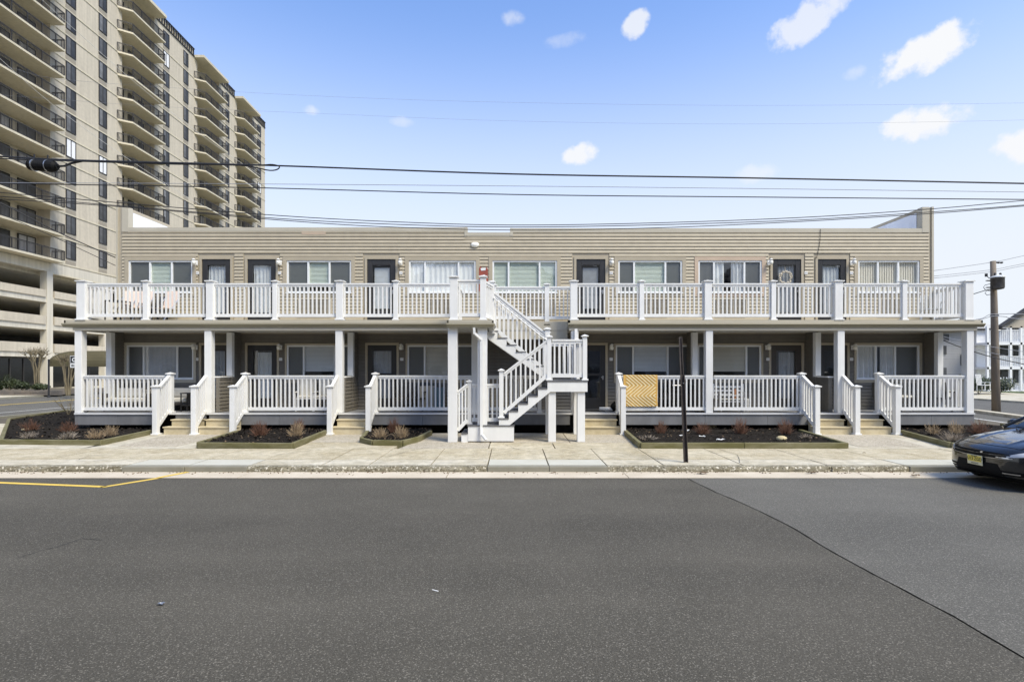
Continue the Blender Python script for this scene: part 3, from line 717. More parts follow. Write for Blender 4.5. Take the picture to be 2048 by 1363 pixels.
gutter(-14.32, -1.9, ZP - .02, DECK); gutter(1.78, 15.05, ZP - .02, DECK)
for q in ((XP(147), RX0, ZP - .03, ZP + .12, CEIL, DECK - .228), (RX1 - .1, XP(1953), ZP - .03, ZP + .12, CEIL, DECK - .228), (XP(147), XP(147) + .14, ZP + .12, ZW - .3, CEIL, DECK - .1), (XP(1953) - .14, XP(1953), ZP + .12, ZW - .3, CEIL, DECK - .1)):
    part('beam', MB().box(*q), M['fascia'], motel)
part('recess_board', MB().box(RX0, RX1 - .1, RY - .04, RY, 3.0, 3.30).box(RX0, RX1 - .1, RY - .055, RY - .01, 3.30, DECK + .005), M['fascia'], motel)
# lower porch: floor, nosing, skirt boards
part('porch_floor', MB().box(XDL, XDR, ZP - .02, ZW, FLOOR - .06, FLOOR - .002), M['floor'], motel)
part('nosing', MB().box(XDL, XDR, ZP - .045, ZP - .02, FLOOR - .05, FLOOR), M['cap'], motel)
for a, b in ((150, 236), (236, 318), (466, 560), (560, 660), (738, 845), (845, 950), (950, 1140), (1238, 1410), (1410, 1535), (1535, 1633), (1795, 1862), (1862, 1948)):
    part('skirt_board', MB().box(XP(a) + .004, XP(b) - .004, ZP - .012, ZP + .03, .24, FLOOR - .055), M['skirt'], motel)
for x in (XDL, XDR - .03): part('skirt_return', MB().box(x, x + .03, ZP + .03, ZW, .24, FLOOR - .06), M['skirt'], motel)
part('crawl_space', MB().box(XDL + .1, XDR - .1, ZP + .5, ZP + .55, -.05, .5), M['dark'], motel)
# white columns
def column(px, w=.225, y=ZP + .10, z0=FLOOR, z1=CEIL):
    x = PX(px, y - w / 2); part('column', MB().box(x - w/2, x + w/2, y - w/2, y + w/2, z0, z1), M['white'], motel, bevel=.01)
for px in (156, 415.5, 677.5, 950, 1150, 1419, 1682.5, 1941): column(px)
# dividing half-walls between the porches, with their back posts
def divider(x, full=False):
    yp = ZP + .93
    if not full:
        mb = MB(); z = FLOOR + .01
        while z < 1.74:
            mb.prism([(x - .075, z), (x - .056, z + H - .014), (x - .04, z + H - .013), (x - .04, z + H), (x + .04, z + H), (x + .04, z + H - .013), (x + .056, z + H - .014), (x + .075, z)], 'y', ZP + .22, yp); z += H
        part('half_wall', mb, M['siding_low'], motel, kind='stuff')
        part('wall_cap', MB().box(x - .09, x + .09, ZP + .21, yp, 1.745, 1.785), M['white'], motel)
    part('post', MB().box(x - .09, x + .09, yp, yp + .17, FLOOR if full else 1.75, CEIL), M['white'], motel)
    mb = MB(); z = FLOOR + .01
    while z < CEIL - .02:
        mb.prism([(x - .105, z), (x - .086, z + H - .014), (x - .07, z + H - .013), (x - .07, z + H), (x + .07, z + H), (x + .07, z + H - .013), (x + .086, z + H - .014), (x + .105, z)], 'y', yp + .17 if full or z > 1.7 else yp, ZW - .03); z += H
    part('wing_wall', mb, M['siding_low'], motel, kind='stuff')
for x in (-9.53, -5.45, 6.17, 10.32): divider(x)
divider(-13.59, True); divider(14.44, True)

# ---- railings
BAL = {}
def baluster_mesh(h, w=.045):
    k = round(h, 2)
    if k not in BAL: BAL[k] = MB().box(-w/2, w/2, -w/2, w/2, 0, h).mesh('baluster', M['white'])
    return BAL[k]
def railing(owner, p, q, z0, z1, q0=None, q1=None, join=False, step=.137, off=0.0, name='railing'):
    # p, q: plan points; z0/z1 bottom and top of the rail at p, q0/q1 at q
    q0 = z0 if q0 is None else q0; q1 = z1 if q1 is None else q1
    P = Vector((p[0], p[1], 0)); Q = Vector((q[0], q[1], 0)); L = (Q - P).length
    mb = MB()
    def at(t, za, zb): v = P.lerp(Q, t); return (v.x, v.y, za + (zb - za) * t)
    mb.bar(at(0, z1 - .03, q1 - .03), at(1, z1 - .03, q1 - .03), .095, .05)
    r = part(name, mb, M['white'], owner)
    part('sub_rail', MB().bar(at(0, z1 - .086, q1 - .086), at(1, z1 - .086, q1 - .086), .05, .06), M['white'], r)
    part('bottom_rail', MB().bar(at(0, z0 + .05, q0 + .05), at(1, z0 + .05, q0 + .05), .05, .10), M['white'], r)
    n = max(1, round(L / step)); h = z1 - z0 - .205
    h = max(h, .05); all_ = MB()
    for i in range(n):
        t = (i + .5) / n; v = at(t, z0 + .098, q0 + .098)
        if join: w = .0225; all_.box(v[0]-w, v[0]+w, v[1]-w, v[1]+w, v[2], v[2] + h)
        else: put('baluster', baluster_mesh(h), r, v)
    if join: part('baluster', all_, M['white'], r, kind='stuff')
    return r
def post(owner, x, y, z0, z1, w=.14, name='railing_post', foot=True):
    mb = MB().box(x - w/2, x + w/2, y - w/2, y + w/2, z0, z1)
    if foot: mb.prism([(x - w/2 - .03, y - w/2 - .03), (x + w/2 + .03, y - w/2 - .03), (x + w/2 + .03, y + w/2 + .03), (x - w/2 - .03, y + w/2 + .03)], 'z', z0, z0 + .045)
    o = part(name, mb, M['white'], owner, bevel=.006)
    c = MB(); k = w/2 + .035
    c.box(x - k, x + k, y - k, y + k, z1, z1 + .03); n = len(c.v)
    c.add([(x-k+.01, y-k+.01, z1+.03), (x+k-.01, y-k+.01, z1+.03), (x+k-.01, y+k-.01, z1+.03), (x-k+.01, y+k-.01, z1+.03), (x, y, z1 + .065)], [(0, 1, 4), (1, 2, 4), (2, 3, 4), (3, 0, 4)])
    part('post_cap', c, M['white'], o)
    return o
YR = ZP + .08
UZ0, UZ1 = DECK + .11, PH(566, ZP + .05)
up = [(161, .27), (290, .16), (418.5, .225), (549, .15), (678.5, .225), (791, .15)]
up2 = [(1148, .225), (1284, .15), (1417, .225), (1548, .15), (1678.5, .25), (1810.5, .15), (1939.5, .25)]
for px, w in up + up2: post(motel, PX(px, YR - w/2), YR, DECK, DECK + 1.235, w)
for lst in (up, up2):
    for (a, wa), (b, wb) in zip(lst, lst[1:]): railing(motel, (PX(a, YR) + wa/2, YR), (PX(b, YR) - wb/2, YR), UZ0, UZ1)
railing(motel, (PX(791, YR) + .075, YR), (-1.92, YR), UZ0, UZ1)
xl, xr = PX(161, YR), PX(1939.5, YR)
railing(motel, (xl, YR + .135), (xl, ZW - .06), UZ0, UZ1, join=True); railing(motel, (xr, YR + .125), (xr, ZW - .06), UZ0, UZ1, join=True)
# the recess behind the stairs
post(motel, RX0 + .05, RY + .05, DECK, DECK + 1.2, .13); post(motel, PX(1094, RY), RY + .05, DECK - .12, DECK + 1.22, .15)
railing(motel, (RX0 + .12, RY + .05), (PX(1094, RY) - .08, RY + .05), UZ0 - .02, UZ1 - .02); railing(motel, (PX(1094, RY) + .08, RY + .05), (RX1 - .02, RY + .05), UZ0 - .02, UZ1 - .02)
railing(motel, (RX1 + .06, YR + .12), (RX1 + .06, RY), UZ0, UZ1, join=True)
# lower porches
LZ0, LZ1 = FLOOR + .075, PH(750, ZP + .05)
for a, b in ((162, 336), (497, 670), (757, 943), (957, 1074), (1242, 1411), (1428, 1598), (1763, 1934)):
    railing(motel, (PX(a, YR), YR), (PX(b, YR), YR), LZ0, LZ1)
post(motel, PX(1079, YR), YR, FLOOR, FLOOR + 1.25, .12)
for px in (156, 1941):
    x = PX(px, ZP + .1); railing(motel, (x, ZP + .22), (x, ZP + .93), LZ0, LZ1, join=True)
# steps with their sloping rails: (px of bottom newel, px of top newel or None when it meets a column)
def flight(px0, px1):
    o = None
    x0, x1 = PX(px0, 16.9), PX(px1, 16.9)
    s = MB().box(x0, x1, ZP - .29, ZP - .014, 0, .40); o = part('steps', s, M['step'], motel)
    part('step', MB().box(x0 - .07, x1 + .07, ZP - .57, ZP - .292, 0, .195), M['step'], o)
    part('tread', MB().box(x0 - .03, x1 + .03, ZP - .32, ZP - .013, .40, .437), M['step'], o, bevel=.008)
    part('tread', MB().box(x0 - .1, x1 + .1, ZP - .60, ZP - .292, .195, .232), M['step'], o, bevel=.008)
    part('riser_board', MB().box(x0 - .05, x1 + .05, ZP - .013, ZP + .02, .437, FLOOR - .055), M['skirt'], o)
for a, b in ((327, 384), (397, 460), (666, 731), (1172, 1238), (1641, 1704), (1722, 1784)): flight(a, b)
def step_rail(pxb, pxt, column_side=False):
    yb = ZP - .66; xb = PX(pxb, yb)
    post(motel, xb, yb, 0, 1.47, .15)
    zb0, zb1 = .18, 1.44; zt0, zt1 = FLOOR + .05, 1.79
    if column_side: xt = PX(pxt, ZP); yt = ZP - .01
    else:
        xt = PX(pxt, YR); yt = YR - .07; post(motel, xt, YR, FLOOR, FLOOR + 1.235, .15)
    railing(motel, (xb, yb + .075), (xt, yt), zb0, zb1, zt0, zt1 + .04, join=True, step=.12)
step_rail(312, 341); step_rail(389, 412, True); step_rail(466, 491); step_rail(660, 675, True); step_rail(737, 751)
step_rail(1246, 1237); step_rail(1633, 1603); step_rail(1713, 1686, True); step_rail(1793, 1757)
# ------------------------------------------------------------------ outside staircase with its landing balcony
st = thing('outside_staircase', 'white switchback staircase with grey treads climbing to the upper deck', 'staircase', (.2, 16, 0), world=True)
YF, YM, YK = 15.2, 16.28, 17.3
S1 = 1100 / YF
# roofed-over balcony at the stair head (bump-out)
BD = 3.36
bx0, bx1 = PX(899, 15.15), PX(983, 15.15)
prof = [(0, 0), (0, -.075), (-.09, -.085), (-.10, -.115), (-.045, -.175), (-.04, -.205), (0, -.205)]
part('balcony_deck', MB().box(bx0, bx1, 15.12, ZP - .03, BD - .12, BD), M['fascia'], st)
part('balcony_gutter', MB().prism([(15.12 + a, BD + b) for a, b in prof], 'x', bx0 - .06, bx1 + .06).prism([(bx0 - a * -1, BD + b) for a, b in prof], 'y', 15.12, ZP - .16), M['gutter'], st)
part('balcony_gutter', MB().prism([(bx1 - a, BD + b) for a, b in prof], 'y', 15.12, YM - .1), M['gutter'], st)
part('balcony_fascia', MB().box(bx0 - .02, bx1 + .02, 15.085, 15.12, BD - .074, BD + .006), M['fascia'], st)
sf = MB()
for i in range(9): sf.box(bx0 + .02 + i * .125, bx0 + .135 + i * .125, 15.15, ZP - .04, BD - .150, BD - .122)
part('balcony_soffit', sf, M['soffit'], st, kind='stuff')
def zcol(x, y, w, z0, z1): return part('column', MB().box(x - w/2, x + w/2, y - w/2, y + w/2, z0, z1), M['white'], st, bevel=.008)
zcol(PX(905, YF), YF + .13, .26, 0, BD - .2); zcol(PX(964.5, YF), YF + .13, .26, .47, BD - .2)
# downspout on the second column
xs_ = PX(963, YF)
dsp = MB().bar((PX(949, YF), 15.05, 3.15), (PX(949.5, YF), 15.05, 2.98), .075, .06).bar((PX(949.5, YF), 15.05, 3.0), (xs_, 15.15, 2.83), .075, .06).bar((xs_, 15.15, 2.85), (xs_, 15.15, .42), .075, .06)
part('downspout', dsp, M['white'], st); part('downspout_elbow', MB().bar((xs_, 15.15, .44), (xs_ + .01, 15.1, .2), .07, .055).bar((xs_ + .01, 15.1, .22), (xs_ + .13, 15.02, .09), .07, .055), M['white'], st)
# low platform with one step on its left
x0, x1 = PX(936, YF), PX(1028, YF)
part('platform', MB().box(x0, x1, YF, YM, .03, .44), M['white'], st)
part('platform_top', MB().box(x0 - .02, x1 + .02, YF - .02, YM, .442, .475), M['tread'], st)
xa = PX(914, YF); part('platform', MB().box(xa + .12, x0 - .004, YF + .01, YM, .0, .22), M['white'], st); part('tread', MB().box(xa + .12, x0 - .022, YF - .01, YM, .222, .255), M['tread'], st)
# lower flight
tx = [(998, .663), (1017.7, .87), (1036.5, 1.077), (1056.3, 1.29), (1076, 1.497), (1095, 1.70)]
TX = [((p - 1024) / S1, z) for p, z in tx]
def stringer(pts_top, low, y, t=.05):
    part('stringer', MB().prism(pts_top + low, 'y', y, y + t), M['white'], st)
top = []; prev = .475
for i, (x, z) in enumerate(TX):
    top += [(x, prev - .03), (x, z - .03)]; prev = z
LX1 = PX(1175, YF)
poly = top + [(LX1, 1.67), (LX1, 1.395), (1.06, 1.395), (PX(1019.7, YF), .476)]
for y in (YF, YM - .1): stringer(poly[:], [], y)
for i, (x, z) in enumerate(TX[:-1]):
    xn = TX[i + 1][0]
    part('tread', MB().box(x - .025, xn, YF + .052, YM - .102, z - .03, z), M['tread'], st); part('tread_end', MB().box(x - .025, xn - .002, YF - .018, YF + .05, z - .0295, z + .002), M['tread'], st)
    part('riser', MB().box(x, x + .018, YF + .052, YM - .102, (TX[i-1][1] if i else .475), z - .031), M['tread'], st)
part('riser', MB().box(TX[-1][0], TX[-1][0] + .018, YF + .052, YM - .102, TX[-2][1], 1.669), M['tread'], st)
part('landing', MB().box(TX[-1][0] - .02, LX1 + .015, YF - .018, YK + .02, 1.672, 1.705), M['tread'], st)
part('landing_frame', MB().box(TX[-1][0] + .2, LX1 - .06, YF + .06, YK - .06, 1.42, 1.67).box(LX1 - .05, LX1, YF + .052, YK, 1.395, 1.67).box(TX[-1][0] + .1, LX1 - .052, YK - .05, YK, 1.395, 1.67), M['white'], st)
for px in (1104.5, 1163): 
    zcol(PX(px, YF), YF + .16, .21, 0, 1.394)
zcol(1.12, YK - .16, .15, 0, 1.394); zcol(PX(1168, YF), YK - .16, .15, 0, 1.394)
# upper flight, behind and above
UX = [(-.73, 3.155), (-.43, 2.95), (-.16, 2.745), (.115, 2.54), (.39, 2.33), (.665, 2.12), (.94, 1.91)]
top = []
for i, (x, z) in enumerate(UX):
    xn = UX[i+1][0] if i < len(UX) - 1 else 1.2
    top += [(x, z - .03), (xn, z - .03)]
poly = top + [(1.2, 1.71), (1.0, 1.71), (-.73, 2.93)]
for y in (YM, YK - .05): stringer(poly, [], y)
for i, (x, z) in enumerate(UX):
    xn = UX[i+1][0] if i < len(UX) - 1 else 1.2
    part('tread', MB().box(x, xn + .025, YM - .015, YK, z - .03, z), M['tread'], st)
    part('riser', MB().box(xn - .018, xn, YM + .052, YK - .052, (UX[i+1][1] if i < len(UX) - 1 else 1.705), z - .031), M['tread'], st)
# guards
NW = 'newel_post'
def npost(px, y, z0, z1, w=.14): return post(st, PX(px, y - w/2), y, z0, z1, w, NW)
ya = YF + .08
npost(1002.5, ya, .663, 1.97, .12); npost(1098.5, ya, 1.705, 2.90, .12); npost(1170, ya, 1.705, 2.92, .12)
npost(938.5, ya + .2, .475, 1.66, .11); npost(1095, YM + .02, 1.705, 3.19, .14)
railing(st, (PX(1008, ya), ya), (PX(1094, ya), ya), .76, 1.93, 1.80, 2.84)
railing(st, (PX(1104, ya), ya), (PX(1165, ya), ya), 1.79, 2.85)
xr_ = PX(1170, ya); railing(st, (xr_, ya + .06), (xr_, YK - .1), 1.79, 2.85); post(st, xr_, YK - .04, 1.705, 2.92, .12, NW)
railing(st, (1.12, YK - .04), (xr_ - .06, YK - .04), 1.79, 2.85)
railing(st, (PX(943, ya), ya + .2), (PX(998, ya), ya + .2), .55, 1.61, step=.12)
railing(st, (PX(915, ya), ya + .05), (PX(934, ya), ya + .05), .27, 1.42, .55, 1.63, step=.09)
# balcony guard
yb = YF + .06
npost(907.5, yb, BD, BD + 1.19, .21); npost(966, yb, BD, BD + 1.2, .165)
railing(st, (PX(915, yb), yb), (PX(960, yb), yb), BD + .11, BD + 1.14, step=.125)
xb = PX(907.5, yb); railing(st, (xb, yb + .1), (xb, ZP - .02), BD + .11, BD + 1.14)
xm = PX(983.5, YM); post(st, xm, YM + .02, BD - .3, BD + 1.22, .15, NW)
xq = PX(966, yb); railing(st, (xq + .0, yb + .08), (xm, YM - .06), BD + .11, BD + 1.14, step=.2)
# upper flight guards with a round grab rail
railing(st, (xm + .02, YM + .02), (1.0, YM + .02), 3.24, 4.36, 1.93, 3.10)
g0 = Vector((xm + .05, YM - .07, 4.12)); g1 = Vector((.93, YM - .07, 2.93)); n = 10
part('grab_rail', MB().tube([g0.lerp(g1, i / n) for i in range(n + 1)] + [(1.0, YM - .075, 2.90), (1.03, YM - .07, 2.83), (.98, YM - .06, 2.79)], .02, 6), M['white'], st, smooth=True)
railing(st, (xm + .02, YK - .04), (1.06, YK - .04), 3.24, 4.36, 1.90, 3.05)
post(st, 1.12, YK - .04, 1.705, 3.15, .12, NW)
# downspout on the column right of the stairs
xd = PX(1152, ZP - .1); dsp = MB().bar((xd, ZP - .09, 3.30), (xd, ZP - .09, 1.0), .085, .06).bar((xd, ZP - .09, 1.02), (xd - .02, ZP - .13, .3), .085, .06)
part('downspout', dsp, M['white'], motel)

# ------------------------------------------------------------------ planting beds
def bed(label, poly, front_edges, mat_t='timber', h=.14, group='timber edged planting beds'):
    cx = sum(p[0] for p in poly) / len(poly); cy = sum(p[1] for p in poly) / len(poly)
    t = thing('planting_bed', label, 'planting bed', (cx, cy, 0), world=True, group=group)
    # mulch surface: a slightly heaped grid clipped to the polygon by fan
    mb = MB(); N = 9; c = Vector((cx, cy))
    rings = []
    per = []
    for (a, b) in zip(poly, poly[1:] + poly[:1]):
        for i in range(6): per.append(Vector(a).lerp(Vector(b), i / 6))
    for k in range(N + 1):
        f = k / N
        rings.append([(c.x + (p.x - c.x) * f, c.y + (p.y - c.y) * f, .085 + .045 * (1 - f) + random.uniform(-.014, .014)) for p in per])
    vs = [p for r in rings for p in r]; n = len(per); fs = []
    for k in range(N):
        for i in range(n): fs.append((k*n+i, k*n+(i+1) % n, (k+1)*n+(i+1) % n, (k+1)*n+i))
    mb.add(vs, fs); part('mulch', mb, M['mulch'], t)
    # bark chips and dead leaves lying loose on it
    for nm, mm, cnt, sz in (('bark_chips', 'mulch', 900, .05), ('pale_chips', 'litterleaf', 160, .035)):
        g = MB()
        for _ in range(cnt):
            k = random.randrange(len(poly)); p = Vector(poly[k]).lerp(Vector(poly[(k+1) % len(poly)]), random.random()); q = c.lerp(p, random.random() ** .5 * .97)
            u = Vector((random.gauss(0, 1), random.gauss(0, 1), random.gauss(0, .35))).normalized() * sz * random.uniform(.4, 1.3); v = u.orthogonal().normalized() * sz * random.uniform(.2, .6); o_ = Vector((q.x, q.y, .115 + random.uniform(0, .03)))
            g.quad(o_ - u, o_ + v, o_ + u, o_ - v)
        part(nm, g, M[mm], t, kind='stuff')
    for e in front_edges:
        a, b = Vector(poly[e]), Vector(poly[(e + 1) % len(poly)]); L = (b - a).length; m = max(1, round(L / 2.6))
        for i in range(m):
            p, q = a.lerp(b, i / m), a.lerp(b, (i + 1) / m); d = (q - p).normalized() * .004
            zj = random.uniform(-.008, .008)
            part('edging_timber', MB().bar((p.x + d.x, p.y + d.y, h/2 - .04 + zj), (q.x - d.x, q.y - d.y, h/2 - .04 + zj), .10, h + .08), M[mat_t], t, bevel=.01)
    return t
random.seed(21)
bed('left corner planting bed wrapping the end of the motel, with pale twigs in black mulch', [(-13.75, 14.8), (-10.9, 14.62), (-11.2, 17.1), (-11.3, 17.9), (-13.6, 18.2), (-14.2, 25), (-20.6, 25.5), (-19.2, 21.0)], [0, 1, 6, 7])
bed('planting bed with three brown grass clumps below the porch with the white armchairs', [(-8.1, 14.2), (-5.6, 14.05), (-5.75, 17.05), (-5.8, 17.95), (-8.5, 17.95), (-8.46, 16.9)], [0, 1, 5])
bed('smallest planting bed, with five angled timbers beside the white staircase', [(-4.15, 15.15), (-3.68, 14.6), (-2.9, 14.5), (-2.62, 15.3), (-2.5, 16.9), (-2.6, 17.95), (-4.4, 17.95), (-4.45, 17.0)], [0, 1, 2, 3, 7])
bed('widest planting bed, under the porch with the yellow rug', [(3.28, 14.05), (8.55, 14.05), (9.0, 17.2), (9.0, 17.95), (3.55, 17.95), (3.5, 17.0)], [0, 1, 5])
bed('right corner planting bed partly behind the black car', [(11.25, 14.1), (13.2, 14.0), (16.6, 14.6), (16.9, 19), (14.6, 19.2), (14.5, 17.95), (12.1, 17.95), (12.05, 17.0)], [0, 1, 2, 7])

# dormant grasses and twiggy shrubs
def clump(px, py, m, w, h, label, n=90, stiff=.5, zb=.1, seed=0, name='dormant_grass_clump', cat='grass clump', group='dormant grass clumps in the beds'):
    random.seed(100 + seed); Z = (EYE - zb) * F / (py - HY); x = PX(px, Z)
    t = thing(name, label, cat, (x, Z, zb), group=group)
    mb = MB()
    for i in range(n):
        a = random.uniform(0, 2 * math.pi); r0 = random.uniform(0, .35) * w; r1 = r0 + random.uniform(.1, 1) * w * .65; hh = h * random.choice((random.uniform(.25, .8), random.uniform(.6, 1.25))) * (1 - .45 * (r1 / w) ** 2)
        p0 = Vector((r0 * math.cos(a), r0 * math.sin(a), -.02)); p2 = Vector((r1 * math.cos(a + random.uniform(-.4, .4)), r1 * math.sin(a), hh)); p1 = p0.lerp(p2, .5) + Vector((random.uniform(-.02, .02), random.uniform(-.02, .02), hh * stiff * .3))
        mb.tube([p0, p1, p2], random.uniform(.004, .0075), 3, .0025)
        if random.random() < .6:
            q = p1 + Vector((random.uniform(-.06, .06), random.uniform(-.06, .06), hh * .35)); mb.tube([p1, q], .004, 3, .002)
    part('stems', mb, m, t, kind='stuff')
    cr = MB().ball((0, 0, 0), w * .45, w * .45, .05, 8, 4, .15); part('root_crown', cr, M['mulch'], t)
    return t
T1, T2, T3 = M['twig'], M['twig2'], M['twig3']
clump(520, 872, T1, .34, .40, 'brown grass clump in front of the charcoal door of the porch with white armchairs', seed=1, n=150)
clump(592, 873, T2, .32, .40, 'straw coloured grass clump directly below the white armchairs', seed=2, n=150)
clump(597, 861, T1, .26, .36, 'small red brown clump just behind the straw coloured clump', seed=3, n=100)
clump(760, 876, T2, .30, .30, 'low straw clump at the left tip of the smallest bed', seed=4, n=130)
clump(802, 877, T2, .30, .34, 'straw clump at the front of the smallest bed', seed=5, n=130)
clump(788, 866, T1, .30, .42, 'tall red brown clump at the back of the smallest bed', seed=6, n=140)
clump(1322, 867, T1, .28, .36, 'red brown clump left of the leaning steel post', seed=7, n=120)
clump(1405, 869, T1, .34, .36, 'red brown clump just right of the leaning steel post', seed=8, n=150)
clump(1480, 868, T1, .34, .46, 'tallest red brown clump, in the middle of the widest bed', seed=9, n=150)
clump(1571, 869, T1, .32, .46, 'red brown clump above the tan rock', seed=10, n=140)
clump(1612, 876, T3, .26, .12, 'low grey clump in the right corner of the widest bed', seed=11, n=90)
clump(1295, 878, T3, .36, .12, 'flat grey clump in the left corner of the widest bed', seed=12, n=60)
clump(60, 861, T1, .34, .34, 'red brown clump at the far left of the corner bed', seed=13, n=110)
clump(58, 876, T3, .30, .18, 'grey clump in front at the far left of the corner bed', seed=14, n=90)
clump(137, 864, T1, .36, .34, 'red brown clump by the corner column', seed=15, n=110)
clump(135, 877, T3, .34, .22, 'pale grey clump in front of the corner column', seed=16, n=90)
clump(192, 877, T2, .34, .26, 'straw clump at the front timber of the left corner bed', seed=17, n=120)
clump(220, 872, T2, .30, .30, 'straw clump under the left end porch railing', seed=18, n=120)
clump(1866, 869, T2, .30, .34, 'thin straw clump at the left of the right corner bed', seed=19, n=70)
clump(1912, 868, T2, .34, .40, 'upright straw clump below the right corner column', seed=20, n=70)
clump(1905, 884, T3, .42, .26, 'rounded grey sage clump beside the black car', seed=21, n=190)
clump(1958, 868, T1, .40, .42, 'red brown clump behind the bonnet of the black car', seed=22, n=120)
# small bare shrub left of the corner column
def shrub(px, py, h, label):
    Z = GZ(py); x = PX(px, Z); t = thing('bare_shrub', label, 'shrub', (x, Z, .05)); mb = MB(); random.seed(44)
    for i in range(9):
        a = random.uniform(0, 6.28); p = Vector((0, 0, 0)); d = Vector((math.cos(a) * .5, math.sin(a) * .5, 1)).normalized(); pts = [p]
        for k in range(4):
            p = p + d * h * .27; d = (d + Vector((random.uniform(-.5, .5), random.uniform(-.5, .5), .2))).normalized(); pts.append(p)
        mb.tube(pts, .014, 4, .005); mb.tube([pts[2], pts[2] + Vector((random.uniform(-.2, .2), random.uniform(-.2, .2), .25))], .008, 3, .003)
    part('branches', mb, M['bark'], t)
shrub(137, 833, .85, 'small leafless shrub left of the corner column')
# rocks and litter in the widest bed
def rock(px, py, r, label, m='rock', zb=.1, sz=.55):
    Z = (EYE - zb) * F / (py - HY); x = PX(px, Z); random.seed(int(px))
    return solo('rock', MB().ball((x, Z, zb + r * sz * .5), r, r * .8, r * sz, 10, 6, .10), M[m], label, 'rock', (x, Z, zb), smooth=True)
rock(1563, 880, .15, 'tan boulder on the mulch at the right of the widest bed')
rock(1423, 855, .17, 'squared tan stone under the porch skirt behind the red clump')
rock(52, 860, .13, 'pale flat stone in the left corner bed', 'rock', sz=.35)
def scrap(px, py, s, label, zb=.11, m='paper', cat='litter', name='paper_scrap', long=1.0):
    Z = (EYE - zb) * F / (py - HY); x = PX(px, Z); random.seed(int(px * 3)); mb = MB(); n = 5
    P = [[(x + (i/n - .5) * s * long + random.uniform(-.1, .1) * s, Z + (j/n - .5) * s * .6 + random.uniform(-.1, .1) * s, zb + .012 + random.uniform(0, .25) * s) for i in range(n + 1)] for j in range(n + 1)]
    for j in range(n):
        for i in range(n): mb.quad(P[j][i], P[j][i+1], P[j+1][i+1], P[j+1][i])
    return solo(name, mb, M[m], label, cat, (x, Z, zb))
scrap(1371, 862, .2, 'crumpled white paper behind the leaning steel post'); scrap(1364, 872, .12, 'small white scrap just left of the leaning steel post')
scrap(1404, 874, .16, 'crumpled white paper on the mulch right of the leaning steel post'); scrap(1441, 880, .15, 'thin white strip lying near the front timber of the widest bed', long=1.5)
scrap(1233, 858, .12, 'white scrap beside the concrete steps and the rug')
scrap(1405, 947, .12, 'dry brown leaf in the gutter beyond the leaning post', -.105, 'litterleaf', 'leaf', 'dry_leaf', 1.8)
scrap(1625, 946, .12, 'dry brown leaf in the gutter, first of a pair left of the car', -.105, 'litterleaf', 'leaf', 'dry_leaf', 1.8)
scrap(1830, 952, .14, 'dry brown leaf in the gutter nearest the car', -.105, 'litterleaf', 'leaf', 'dry_leaf')
scrap(1728, 906, .07, 'small dark leaf alone on the pavement', .005, 'litterleaf', 'leaf', 'dry_leaf')
zz = GZ(1181, ROAD); solo('paper_strip', MB().bar((PX(864, zz), zz + .02, ROAD + .006), (PX(877, zz), zz - .02, ROAD + .006), .012, .004), M['paper'], 'thin white straw like scrap on the dark asphalt', 'litter', (PX(870, zz), zz, ROAD))
scrap(322, 1209, .05, 'grey torn scrap on the dark asphalt at the lower left', ROAD + .003, 'metal', 'litter', 'paper_scrap', 1.2)
# leaning steel sign post without a sign
def upost(p0, p1, w, d, t):
    mb = MB(); p0 = Vector(p0); p1 = Vector(p1)
    for a, b, ww, dd in ((-w/2, 0, t, d), (w/2, 0, t, d), (0, d/2, w, t)):
        o = Vector((a, b, 0)); mb.add([p + o + Vector((sx * ww/2, sy * dd/2, 0)) for p in (p0, p1) for sx, sy in ((-1,-1),(1,-1),(1,1),(-1,1))], [(3,2,1,0),(4,5,6,7),(0,1,5,4),(1,2,6,5),(2,3,7,6),(3,0,4,7)])
    return mb
zb_ = 11.94; sp = thing('sign_post', 'leaning rusty brown steel post without a sign by the kerb', 'post', (PX(1372, zb_), zb_, 0), world=True)
part('lower_post', upost((PX(1372, zb_), zb_, -.05), (PX(1364.5, zb_), zb_ - .01, 1.9), .075, .05, .014), M['rust'], sp)
part('upper_post', upost((PX(1366, zb_), zb_ + .03, 1.6), (PX(1361.5, zb_), zb_ + .02, 2.72), .05, .04, .012), M['rust2'], sp)
part('bolt', MB().tube([(PX(1366, zb_), zb_ - .05, 1.72), (PX(1366, zb_), zb_ + .06, 1.72)], .012, 6), M['metal'], sp)
# ------------------------------------------------------------------ things on the porches and the deck
def at_porch(px, y): return (PX(px, y), y, FLOOR)
# rug over the railing
ry = YR; rx0, rx1 = PX(1246, ry), PX(1314, ry); rz1, rz0 = LZ1 + .012, PH(811, ry)
rug = thing('chevron_rug', 'ochre rug with pale chevron stripes hung over the white railing', 'rug', ((rx0 + rx1) / 2, ry, rz0), world=True)
W_ = rx1 - rx0
def rugf(u, v):           # u across 0..1, v down 0..1
    return (rx0 + W_ * u + .012 * v * math.sin(7 * v), ry - .062 - .012 * math.sin(u * 9) * v - .01 * v, rz1 - (rz1 - rz0) * v - .02 * math.sin(u * 3.1) * v)
mb = MB(); n = 16
for i in range(n):
    for j in range(n):
        mb.quad(rugf(i/n, (j+1)/n), rugf((i+1)/n, (j+1)/n), rugf((i+1)/n, j/n), rugf(i/n, j/n))
for i in range(n):
    a, b = rugf(i/n, 0), rugf((i+1)/n, 0)
    mb.quad(a, b, (b[0], ry + .06, rz1), (a[0], ry + .06, rz1)); mb.quad((a[0], ry + .06, rz1), (b[0], ry + .06, rz1), (b[0], ry + .07, rz1 - .45), (a[0], ry + .07, rz1 - .45))
part('cloth', mb, M['ochre'], rug)
sm = MB()
